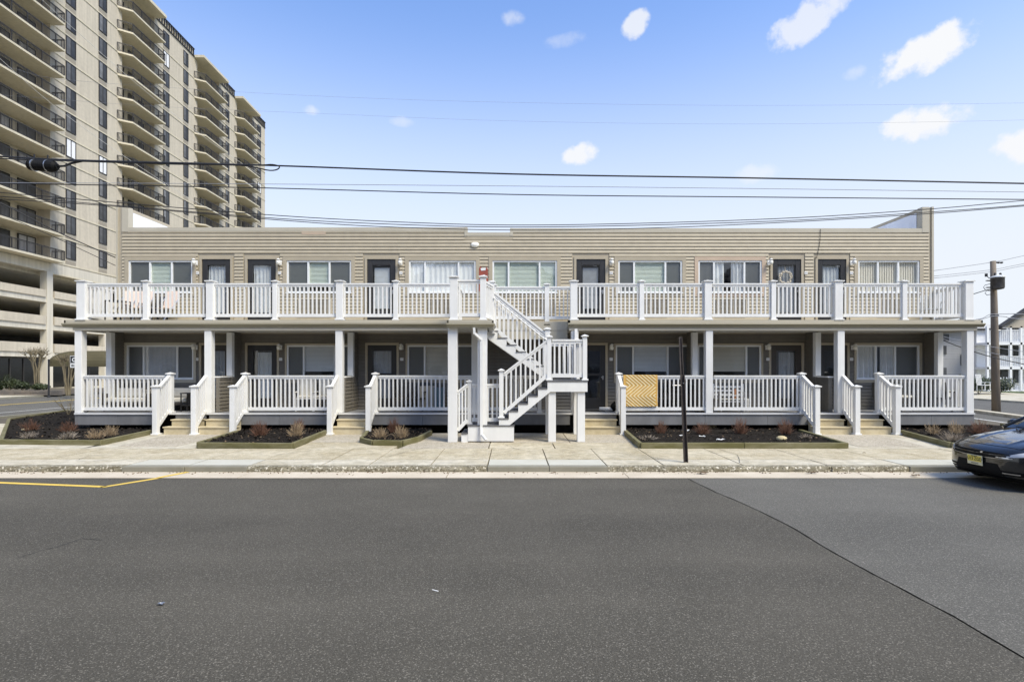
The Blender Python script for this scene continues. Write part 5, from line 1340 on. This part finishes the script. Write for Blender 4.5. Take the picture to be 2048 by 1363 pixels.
for a, b, c, d in ((2001, 2019, 690, 711), (2027, 2040, 688, 712), (2001, 2018, 739, 770), (2027, 2041, 739, 766), (2022, 2040, 651, 660), (2050, 2070, 690, 712), (2050, 2070, 739, 770)):
    y = WZ + 1.55; Zy = y; o = part('window', MB().box(PX(a, Zy), PX(b, Zy), y - .02, y + .05, PH(d, Zy), PH(c, Zy)), M['bronze'], hw2)
    part('pane', MB().quad((PX(a, Zy) + .06, y - .03, PH(d, Zy) + .06), (PX(b, Zy) - .06, y - .03, PH(d, Zy) + .06), (PX(b, Zy) - .06, y - .03, PH(c, Zy) - .06), (PX(a, Zy) + .06, y - .03, PH(c, Zy) - .06)), M['tglass'], o)
ga, gb_ = WX(1996), WX(2175)
gable = [(ga, WH(655)), ((ga + gb_) / 2, WH(578)), (gb_, WH(655))]
part('gable', MB().prism([(ga + .6, WH(655)), ((ga + gb_) / 2, WH(601)), (gb_ - .6, WH(655))], 'y', WZ, WZ + .12), M['houset'], hw2)
part('roof', MB().prism([(ga, WH(657)), (ga, WH(652)), ((ga + gb_) / 2, WH(592)), (gb_, WH(652)), (gb_, WH(657)), ((ga + gb_) / 2, WH(602))], 'y', WZ - .4, WZ + .15), M['roof'], hw2)
part('wire_box', MB().box(WX(2028), WX(2040), WZ + .2, WZ + .3, WH(654), WH(648)), M['bronze'], hw2)
leafy('hedge_shrub', 1958, 44, 0, 1.25, 1.55, 'dark green bush left of the utility pole', M['leaf'], n=2600, leaf=.07)
leafy('hedge_shrub', 2000, 44.5, 0, 1.15, 1.5, 'dark green bush just right of the utility pole', M['leaf'], n=2400, leaf=.07)
leafy('hedge_shrub', 1934, 45, 0, .9, 1.2, 'dark green bush behind the right corner column', M['leaf'], n=1500, leaf=.07)
def adirondack(px, label):
    t = slat_chair(label, (PX(px, 43.0), 43.0, 0), .5, 'white', name='garden_chair', hb=1.15, w=.75, group='white garden chairs by the dark bushes')
slat_chair('white garden chair among the dark bushes left of the utility pole', (PX(1967, 42.6), 42.6, .35), .5, 'white', name='garden_chair', hb=1.25, w=.9, group='white garden chairs by the dark bushes')
slat_chair('white garden chair on the lawn right of the utility pole', (PX(2004, 47), 47, .1), -.5, 'white', name='garden_chair', hb=1.2, w=.9, group='white garden chairs by the dark bushes')
pf = thing('picket_fence', 'low white picket fence before the grey house', 'fence', (42, 50.5, 0), world=True); mb = None
part('rail', MB().box(PX(1953, 50.5), PX(1974, 50.5), 50.5, 50.55, .3, .38).box(PX(1953, 50.5), PX(1974, 50.5), 50.5, 50.55, .8, .88), M['housew'], pf)
x = PX(1953, 50.5)
while x < PX(1974, 50.5): part('picket', MB().box(x, x + .09, 50.47, 50.5, 0, 1.1), M['housew'], pf); x += .15

# ------------------------------------------------------------------ houses across the street, behind the viewer (the panes mirror them)
def far_side_house(x0, x1, y, h, m, label, gable=True):
    t = thing('beach_house', label, 'house', ((x0 + x1) / 2, y, 0), world=True, group='houses across the street behind the viewer')
    part('wall', MB().box(x0, x1, y - 9, y, -.2, h), M[m], t)
    c = (x0 + x1) / 2; r = (x1 - x0) * .33
    if gable: part('roof', MB().prism([(x0 - .4, h), (c, h + r), (x1 + .4, h), (x1 + .4, h + .2), (c, h + r + .22), (x0 - .4, h + .2)], 'y', y - 9.4, y + .5), M['roof'], t); part('gable', MB().prism([(x0, h), (x1, h), (c, h + r - .05)], 'y', y - 9, y), M[m], t)
    else: part('roof', MB().prism([(y + .6, h), (y - 4.5, h + 2.6), (y - 9.6, h), (y - 9.6, h + .2), (y - 4.5, h + 2.8), (y + .6, h + .2)], 'x', x0 - .4, x1 + .4), M['roof'], t)
    n = max(2, int((x1 - x0) / 3.2)); k = (x1 - x0) / n
    for s in range(int(h // 2.9)):
        for i in range(n):
            cx = x0 + k * (i + .5); z = .9 + 2.9 * s
            o = part('window', MB().box(cx - .7, cx + .7, y, y + .06, z - .1, z + 1.5), M['housew'], t); part('pane', MB().quad((cx - .6, y + .065, z), (cx + .6, y + .065, z), (cx + .6, y + .065, z + 1.4), (cx - .6, y + .065, z + 1.4)), M['tglass'], o)
structure('opposite_kerb', MB().box(-250, 250, -3.4, -3.2, -.3, 0), M['kerb2']); structure('opposite_pavement', sheet(-250, 250, -60, -3.4, -.004), M['walk2'])
far_side_house(-46, -35, -7.5, 8.8, 'houset', 'tan gabled house furthest along the far side of the street'); far_side_house(-33, -23, -6.5, 9.0, 'houseg', 'grey gabled house two doors along on the far side of the street')
far_side_house(-21, -9.5, -7, 8.9, 'houset', 'tan long roofed house diagonally behind the viewer', False); far_side_house(-8, 3.5, -6.5, 9.0, 'houset', 'tan gabled house directly behind the viewer')
far_side_house(5, 16, -7, 8.8, 'houseg', 'grey long roofed house behind the viewer beside the tan gable', False); far_side_house(18, 28, -6.5, 9.0, 'houset', 'tan gabled house opposite the corner with the utility pole'); far_side_house(30, 42, -7.5, 8.8, 'houseg', 'grey gabled house opposite the white balcony house')
# ------------------------------------------------------------------ utility pole and overhead wires
PZ = 26.9
up_ = thing('utility_pole', 'weathered wooden utility pole with a dark transformer beyond the right end of the motel', 'utility pole', (PX(1992, PZ), PZ, 0), world=True)
def PP(px, py, dz=0): return (PX(px, PZ + dz), PZ + dz, PH(py, PZ + dz))
part('shaft', MB().tube([PP(1992.5, 828), PP(1990, 700), PP(1988, 600), PP(1986, 522)], .185, 12, .115), M['wood'], up_, smooth=True)
tc_ = PP(1995, 579, -.42)
can = MB().lathe(tc_, [(.10, 0), (.24, .03), (.27, .09), (.27, .55), (.285, .56), (.285, .60), (.20, .66), (.05, .68)], 16)
tr = part('transformer', can, mat('sooty_grey', (.10, .095, .09), .55, .3, 2.5, col2=(.035, .03, .03)), up_, smooth=True)
part('lid', MB().lathe((tc_[0], tc_[1], tc_[2] + .57), [(.30, 0), (.30, .045), (.1, .13)], 16), M['frame'], tr)
part('bushing', MB().lathe((tc_[0] - .12, tc_[1], tc_[2] + .66), [(.045, 0), (.06, .03), (.035, .06), (.055, .09), (.03, .15)], 8).lathe((tc_[0] + .14, tc_[1], tc_[2] + .66), [(.045, 0), (.06, .03), (.035, .06), (.055, .09), (.03, .15)], 8), M['black'], tr)
part('bracket', MB().box(tc_[0] - .3, tc_[0] + .3, PZ - .18, PZ - .10, tc_[2] + .12, tc_[2] + .17).box(tc_[0] - .3, tc_[0] + .3, PZ - .18, PZ - .10, tc_[2] + .45, tc_[2] + .5), M['metal'], up_)
ins = MB()
for px in (1991, 1997, 2003):
    p = PP(px, 525); ins.ball(p, .075, .06, .05, 8, 5)
part('insulator', ins.tube([PP(1986, 526), PP(2006, 524)], .02, 5), M['black'], up_)
part('fuse_cutout', MB().tube([PP(1972.5, 553), PP(1972.5, 547)], .06, 6).tube([PP(1973, 551), PP(1978, 556), PP(1985, 555)], .018, 5), M['black'], up_)
part('jumper', MB().tube([PP(1982, 567), PP(1970, 570), PP(1967, 574), PP(1971, 580), PP(1981, 582)], .016, 5).tube([PP(1983, 579), PP(1974, 580), PP(1970, 586), PP(1974, 590), PP(1982, 588)], .016, 5), M['wiregrey'], up_)
part('ring', MB().lathe(PP(1989, 632), [(.165, 0), (.172, .01), (.172, .05), (.165, .06)], 12), M['black'], up_)
for sx in (-1, 1): part('step_bolt', MB().tube([PP(1990 + sx * 7, 660), PP(1990 + sx * 11, 660)], .018, 5), M['metal'], up_)

def wire(pts, Z, r, label, m='wire', Z1=None, extra=None, name='overhead_wire', group='overhead wires'):
    n = len(pts); P = []
    for i, (px, py) in enumerate(pts):
        z = Z if Z1 is None else Z + (Z1 - Z) * (px - pts[0][0]) / (pts[-1][0] - pts[0][0])
        P.append(Vector((PX(px, z), z, PH(py, z))))
    # the line runs on beyond the frame
    if pts[0][0] < -200: P.insert(0, P[0] + (P[0] - P[1]).normalized() * 28)
    if pts[-1][0] > 2150: P.append(P[-1] + (P[-1] - P[-2]).normalized() * 28)
    n = len(P)
    # smooth through the points
    Q = []
    for i in range(n - 1):
        p0, p1, p2, p3 = P[max(0, i-1)], P[i], P[i+1], P[min(n-1, i+2)]
        for k in range(6):
            t = k / 6; Q.append(.5 * ((2*p1) + (p2-p0)*t + (2*p0-5*p1+4*p2-p3)*t*t + (3*p1-p0-3*p2+p3)*t*t*t))
    Q.append(P[-1])
    mb = MB().tube(Q, r, 5)
    return solo(name, mb, M[m], label, 'wire', tuple(Q[0]), group, smooth=True)
w1 = wire([(-400, 290), (0, 313), (140, 320), (540, 331), (1024, 348), (1500, 356), (2048, 367), (2450, 376)], 12.0, .018, 'thickest black cable, highest of the dark ones, crossing the whole picture above the roof')
wire([(-400, 298), (0, 317), (140, 322), (330, 328), (480, 331), (540, 341), (559, 335), (545, 329), (500, 330), (300, 325), (150, 321)], 11.95, .014, 'cable lashed to the thickest cable and ending in a loop near the tower edge', group='overhead wires')
wire([(-400, 366), (0, 367), (130, 369), (530, 376), (1024, 389), (1500, 394), (2048, 399), (2450, 402)], 12.4, .012, 'thin black wire straight across below the thickest cable')
wire([(-400, 364), (130, 366), (530, 368), (1024, 372), (1500, 377), (2048, 384), (2450, 388)], 13.0, .007, 'thin grey wire just above the straight black wire', 'wiregrey')
wire([(-400, 355), (0, 385), (233, 405), (557, 431), (800, 444), (1024, 450), (1300, 446), (1600, 435), (1860, 418), (2048, 401), (2450, 365)], 13.5, .010, 'uppermost of three sagging wires that touch the roof line')
wire([(-400, 372), (0, 393), (233, 411), (557, 437), (800, 449), (1024, 454), (1300, 450), (1600, 440), (1860, 424), (2048, 410), (2450, 376)], 13.6, .010, 'middle one of three sagging wires that touch the roof line')
wire([(-400, 378), (0, 398), (233, 413), (557, 440), (760, 453), (1024, 460), (1300, 456), (1600, 443), (1860, 427), (2048, 412), (2450, 380)], 13.8, .010, 'lowest of three sagging wires that touch the roof line')
wire([(-300, 255), (0, 405), (122, 467), (231, 515)], 16.0, .018, 'thick service cable slanting down to the left corner of the motel', Z1=19.15)
wire([(-300, 300), (0, 427), (122, 480), (231, 531)], 16.2, .011, 'thinner service wire below the thick slanting cable at the left corner', Z1=19.15)
wire([(-300, 60), (0, 130), (120, 158), (430, 181), (700, 195), (1024, 205), (1500, 211), (2048, 206), (2450, 196)], 14.5, .0022, 'faint grey wire high in the blue sky, upper of two', 'wiregrey')
wire([(-300, 170), (0, 190), (300, 212), (640, 227), (1024, 242), (1500, 248), (2048, 240), (2450, 225)], 14.5, .0022, 'faint grey wire high in the blue sky, lower of two', 'wiregrey')
wire([(20, -60), (150, 60), (300, 190), (430, 290), (520, 350)], 30, .012, 'pale wire slanting down across the front of the tower, upper one', 'whitepaint', Z1=44)
wire([(-30, 90), (100, 205), (230, 300), (360, 385), (440, 430)], 30, .012, 'pale wire slanting down across the front of the tower, lower one', 'whitepaint', Z1=44)
wire([(1868, 541), (1985, 524), (2048, 511), (2300, 455)], 27.0, .012, 'pale grey wire passing the tip of the utility pole', 'wiregrey')
wire([(1868, 552), (1985, 539), (2048, 527), (2300, 480)], 28.0, .012, 'pale grey wire between pole tip and transformer, upper one', 'wiregrey')
wire([(1868, 556), (1985, 543), (2048, 531), (2300, 487)], 28.2, .012, 'pale grey wire between pole tip and transformer, lower one', 'wiregrey')
wire([(1946, 588), (1972, 580), (1984, 578)], 24, .02, 'short dark lead running left from the transformer behind the corner post', Z1=26.7)
wire([(1948, 639), (1965, 636), (1978, 629), (1990, 628), (2030, 627), (2048, 628), (2300, 632)], 26.5, .016, 'grey cable bundle at roof level passing the pole, upper one', 'wiregrey')
wire([(1950, 641), (1970, 636), (1985, 632), (2010, 633), (2048, 638), (2300, 652)], 26.3, .016, 'grey cable bundle at roof level passing the pole, lower one', 'wiregrey')
wire([(1866, 672), (1885, 680), (1930, 697), (1985, 714), (2048, 728), (2200, 760)], 26.4, .022, 'dark cable sloping down past the pole in front of the grey house, thickest')
wire([(1866, 668), (1900, 676), (1960, 689), (2048, 703), (2200, 722)], 26.6, .012, 'thin grey wire sloping in front of the grey house, upper one', 'wiregrey')
wire([(1866, 670), (1900, 682), (1960, 700), (2048, 718), (2200, 742)], 26.7, .012, 'thin grey wire sloping in front of the grey house, lower one', 'wiregrey')
wire([(1641, 458), (1640, 480), (1637, 500), (1633, 516)], ZW - .05, .008, 'short black wire running down the siding to the last upper door', name='wall_wire', group='wires fixed to walls')
# splice case under the thick cable
c0 = Vector((PX(57, 12), 12, PH(330, 12))); c1 = Vector((PX(117, 12), 11.98, PH(333.5, 12)))
spl = thing('splice_case', 'black ribbed splice case hanging under the thick cable at the left', 'cable case', tuple(c0), world=True)
mb = MB(); n = 14; ax = (c1 - c0)
prof_ = [(.05, 0), (.10, .03), (.115, .08)]
for i in range(16): f = .08 + i * .036; prof_ += [(.115 if i % 2 else .105, f)]
prof_ += [(.125, .67), (.13, .78), (.11, .90), (.065, .96), (.06, 1.0)]
rows = []; t_ = ax.normalized(); u_ = t_.cross(Vector((0, 0, 1))).normalized(); v_ = t_.cross(u_)
for r, f in prof_: rows.append([tuple(c0 + ax * f + (u_ * math.cos(6.283 * k / n) + v_ * math.sin(6.283 * k / n)) * r) for k in range(n)])
for a, b in zip(rows, rows[1:]):
    for k in range(n): mb.quad(a[k], a[(k+1) % n], b[(k+1) % n], b[k])
mb.quad(*rows[0]); mb.quad(*rows[-1]); part('case', mb, M['carblack'], spl, smooth=True)
for f in (.2, .66):
    rr = MB(); p = c0 + ax * f; q = c0 + ax * (f + .03); rr.tube([p, q], .128, 14); part('strap', rr, M['metal'], spl)
    part('hanger', MB().tube([p + Vector((0, 0, .12)), p + Vector((0, 0, .24))], .014, 5), M['black'], spl)
part('lead', MB().tube([c1, c1 + Vector((.15, 0, .01)), Vector((PX(145, 12), 11.98, PH(327, 12))), Vector((PX(165, 12), 12, PH(322, 12)))], .022, 6), M['wire'], spl, smooth=True)

# ------------------------------------------------------------------ the black car
from mathutils.bvhtree import BVHTree
CX, CY = 8.62, 10.22
car = thing('parked_car', 'black four door sedan with a yellow front plate parked at the kerb on the right', 'car', (CX, CY, ROAD))
ST = [  # x, half width, bottom, shoulder, top
    (0.00, .40, .34, .52, .62), (.035, .58, .25, .55, .68), (.09, .71, .20, .58, .725), (.18, .80, .185, .62, .765), (.34, .865, .18, .68, .825),
    (.60, .90, .18, .755, .885), (.95, .912, .18, .82, .945), (1.30, .915, .18, .87, .99), (1.8, .915, .18, .90, 1.01), (2.6, .915, .18, .92, 1.02), (3.4, .91, .18, .95, 1.04),
    (4.0, .895, .19, .97, 1.07), (4.35, .86, .21, .95, 1.06), (4.58, .80, .26, .85, .98), (4.67, .62, .36, .70, .82)]
mb = MB(); NP = 0
for x, w, zb, zs, zt in ST:
    zm = zb + (zs - zb) * .55
    half = [(0, zb), (w * .62, zb), (w * .90, zb + .02), (w * .985, zb + .12), (w, zm), (w * .985, zs), (w * .93, zs + (zt - zs) * .45), (w * .74, zs + (zt - zs) * .84), (w * .40, zt - .006), (0, zt)]
    ring = half + [(-y, z) for y, z in reversed(half[1:-1])]
    NP = len(ring); mb.v += [(x + (.05 * (abs(y) / .9) ** 2 if x < .1 else 0), y, z) for y, z in ring]
for i in range(len(ST) - 1):
    for k in range(NP): mb.f.append((i*NP+k, i*NP+(k+1) % NP, (i+1)*NP+(k+1) % NP, (i+1)*NP+k))
mb.f.append(tuple(range(NP))); mb.f.append(tuple((len(ST)-1)*NP + k for k in range(NP)))
body = part('body', mb, M['car'], car, smooth=True)
ss = body.modifiers.new('subdivision', 'SUBSURF'); ss.levels = 2; ss.render_levels = 2
dg = bpy.context.evaluated_depsgraph_get(); dg.update()
ev = body.evaluated_get(dg); em = ev.to_mesh(); BV = BVHTree.FromPolygons([v.co.copy() for v in em.vertices], [tuple(p.vertices) for p in em.polygons]); ev.to_mesh_clear()
def front_patch(name, f, m, nu=28, nv=5, off=.006, parent=None, smooth=True):
    g = MB(); G = []
    for j in range(nv + 1):
        row = []
        for i in range(nu + 1):
            y, z = f(i / nu, j / nv); h = BV.ray_cast(Vector((-3, y, z)), Vector((1, 0, 0)))
            hit = h[0] if h[0] is not None else Vector((.6, y, z)); row.append(hit + Vector((-off, 0, 0)))
        G.append(row)
    for j in range(nv):
        for i in range(nu): g.quad(G[j][i], G[j][i+1], G[j+1][i+1], G[j+1][i])
    return part(name, g, M[m], parent or car, smooth=smooth)
def top_patch(name, f, m, nu=20, nv=16, off=.005, rise=None):
    g = MB(); G = []
    for j in range(nv + 1):
        row = []
        for i in range(nu + 1):
            x, y = f(i / nu, j / nv); h = BV.ray_cast(Vector((x, y, 3)), Vector((0, 0, -1))); hit = h[0] if h[0] is not None else Vector((x, y, .7)); row.append(hit + Vector((0, 0, off + (rise(x, y) if rise else 0))))
        G.append(row)
    for j in range(nv):
        for i in range(nu): g.quad(G[j][i], G[j][i+1], G[j+1][i+1], G[j+1][i])
    return part(name, g, M[m], car, smooth=True)
gr = front_patch('grille', lambda u, v: ((u - .5) * 1.30, .545 + .035 * (abs(u - .5) * 2) ** 2 + v * (.105 - .05 * (abs(u - .5) * 2) ** 3)), 'carblack', off=.004)
front_patch('grille_bar', lambda u, v: ((u - .5) * 1.22, .598 + .02 * (abs(u - .5) * 2) ** 2 + v * .016), 'car', nv=1, off=.012, parent=gr)
front_patch('grille_trim', lambda u, v: ((u - .5) * 1.30, .537 + .035 * (abs(u - .5) * 2) ** 2 + v * .009), 'rim', nv=1, off=.010, parent=gr)
front_patch('chrome_trim', lambda u, v: (-.40 - u * .2, .575 + v * .012), 'chrome', nu=8, nv=1, off=.014, parent=gr)
front_patch('emblem', lambda u, v: (-.09 - u * .05, .615 + v * .028), 'chrome', nu=3, nv=2, off=.014, parent=gr)
front_patch('lower_intake', lambda u, v: ((u - .5) * (1.05 - .2 * v), .235 + v * .22), 'carblack', off=.004)
front_patch('splitter', lambda u, v: ((u - .5) * 1.5, .195 + v * .03), 'carblack', off=.02)
for s in (-1, 1):
    front_patch('headlight', lambda u, v: (s * (.56 + u * .30), .585 + .055 * u + v * (.035 + .075 * u)), 'headlamp', nu=12, off=.006)
    front_patch('fog_lamp', lambda u, v: (s * (.50 + u * .24), .300 + v * .018), 'chrome', nu=8, nv=1, off=.01)
    front_patch('fog_recess', lambda u, v: (s * (.48 + u * .30), .275 + v * .075), 'carblack', nu=10, nv=2, off=.005)
def crease(x, y):
    d = abs(y) - (.34 + .12 * x); return .02 * math.exp(-(d / .05) ** 2) * min(1, max(0, (x - .2) / .3))
top_patch('bonnet', lambda u, v: (.155 + .07 * (abs(u - .5) * 2) ** 2 + v * (1.075 - .1 * abs(u - .5)), (u - .5) * (1.30 + .14 * v)), 'car', nu=48, nv=24, off=.007, rise=crease)
for s in (-1, 1): top_patch('shut_line', lambda u, v: (.23 + v * 1.0, s * (.655 + .07 * v + u * .012)), 'carblack', nu=1, nv=20, off=.009)
lp_ = part('licence_plate', MB().box(-.012, 0, -.165, .165, -.09, .09), M['platew'], car, bevel=.004); lp_.location = (-.014, 0, .465); lp_.rotation_euler = (0, R(-4), 0)
part('plate_field', MB().quad((-.0135, -.15, -.03), (-.0135, .15, -.03), (-.0135, .15, .082), (-.0135, -.15, .082)), M['plate'], lp_)
for body_, size, z in (('U13 ZGD', .078, .018), ('NEW JERSEY', .026, .068), ('GARDEN STATE', .022, -.062)):
    t = put('lettering', text_mesh(body_, size, M['ink'], bold=.0012), lp_, (-.0150, 0, z)); t.rotation_euler = (R(90), 0, R(-90))
# cabin
B, Tt = 1.0, 1.455
pts = {'wl': (1.22, .80, B - .01), 'wr': (1.22, -.80, B - .01), 'rl': (2.02, .60, Tt - .03), 'rr': (2.02, -.60, Tt - .03), 'bl': (3.25, .60, Tt - .04), 'br': (3.25, -.60, Tt - .04), 'dl': (4.08, .76, 1.06), 'dr': (4.08, -.76, 1.06)}
def bil(a, b, c, d, bulge, n=8):
    a, b, c, d = (Vector(pts[k]) for k in (a, b, c, d)); g = MB(); nn = (b - a).cross(d - a).normalized(); cen = (a + b + c + d) / 4
    if nn.dot(cen - Vector((2.6, 0, .9))) < 0: nn = -nn
    G = [[a.lerp(b, i/n).lerp(d.lerp(c, i/n), j/n) + nn * bulge * 16 * (i/n) * (1-i/n) * (j/n) * (1-j/n) for i in range(n+1)] for j in range(n+1)]
    for j in range(n):
        for i in range(n): g.quad(G[j][i], G[j][i+1], G[j+1][i+1], G[j+1][i])
    return g
part('windscreen', bil('wl', 'wr', 'rr', 'rl', .07), M['dglass'], car, smooth=True); part('rear_window', bil('dr', 'dl', 'bl', 'br', .06), M['dglass'], car, smooth=True)
part('roof', bil('rl', 'rr', 'br', 'bl', .05), M['car'], car, smooth=True)
for s, q in ((1, 'l'), (-1, 'r')): part('side_window', bil('w' + q, 'd' + q, 'b' + q, 'r' + q, .04), M['dglass'], car, smooth=True)
for s in (1, -1):
    q = 'l' if s > 0 else 'r'
    part('pillar', MB().tube([pts['w' + q], pts['r' + q]], .035, 6).tube([pts['r' + q], pts['b' + q], pts['d' + q]], .035, 6).tube([(2.55, s * .84, 1.0), (2.6, s * .61, Tt - .03)], .03, 6), M['car'], car, smooth=True)
    mr = part('mirror', MB().ball((1.6, s * .99, 1.06), .09, .11, .075, 12, 8), M['car'], car, smooth=True); part('mirror_arm', MB().bar((1.6, s * .88, 1.02), (1.6, s * .95, 1.04), .04, .03), M['carblack'], mr)
    for x in (1.95, 2.95): part('door_handle', MB().box(x, x + .16, s * .915 - .012, s * .915 + .012, .80, .825), M['car'], car)
    for x in (.92, 3.66):
        o = part('wheel', MB().tube([(x, s * .72, .325), (x, s * .925, .325)], .325, 24), M['tyre'], car, bevel=.02)
        rm2 = MB().tube([(x, s * .926, .325), (x, s * .932, .325)], .07, 12).tube([(x, s * .9255, .325), (x, s * .9262, .325)], .235, 20)
        for k in range(5): a = k * 1.2566; rm2.bar((x, s * .93, .325), (x + .2 * math.cos(a), s * .928, .325 + .2 * math.sin(a)), .012, .05)
        part('rim', rm2, M['rim'], o); part('arch', MB().tube([(x, s * .80, .34), (x, s * .9225, .34)], .375, 24), M['carblack'], o)
    part('tail_lamp', MB().ball((4.56, s * .66, .82), .06, .16, .07, 10, 6), mat('tail_red', (.25, .01, .01), .2), car, smooth=True)
part('wiper', MB().bar((1.21, .5, 1.015), (1.27, -.1, 1.03), .02, .015).bar((1.2, -.05, 1.012), (1.26, -.6, 1.02), .02, .015), M['carblack'], car)
part('washer_nozzle', MB().ball((1.02, .22, .975), .018, .018, .012, 6, 4).ball((1.02, -.22, .975), .018, .018, .012, 6, 4), M['carblack'], car)
part('underbody', MB().box(.3, 4.4, -.8, .8, .14, .2), M['carblack'], car)
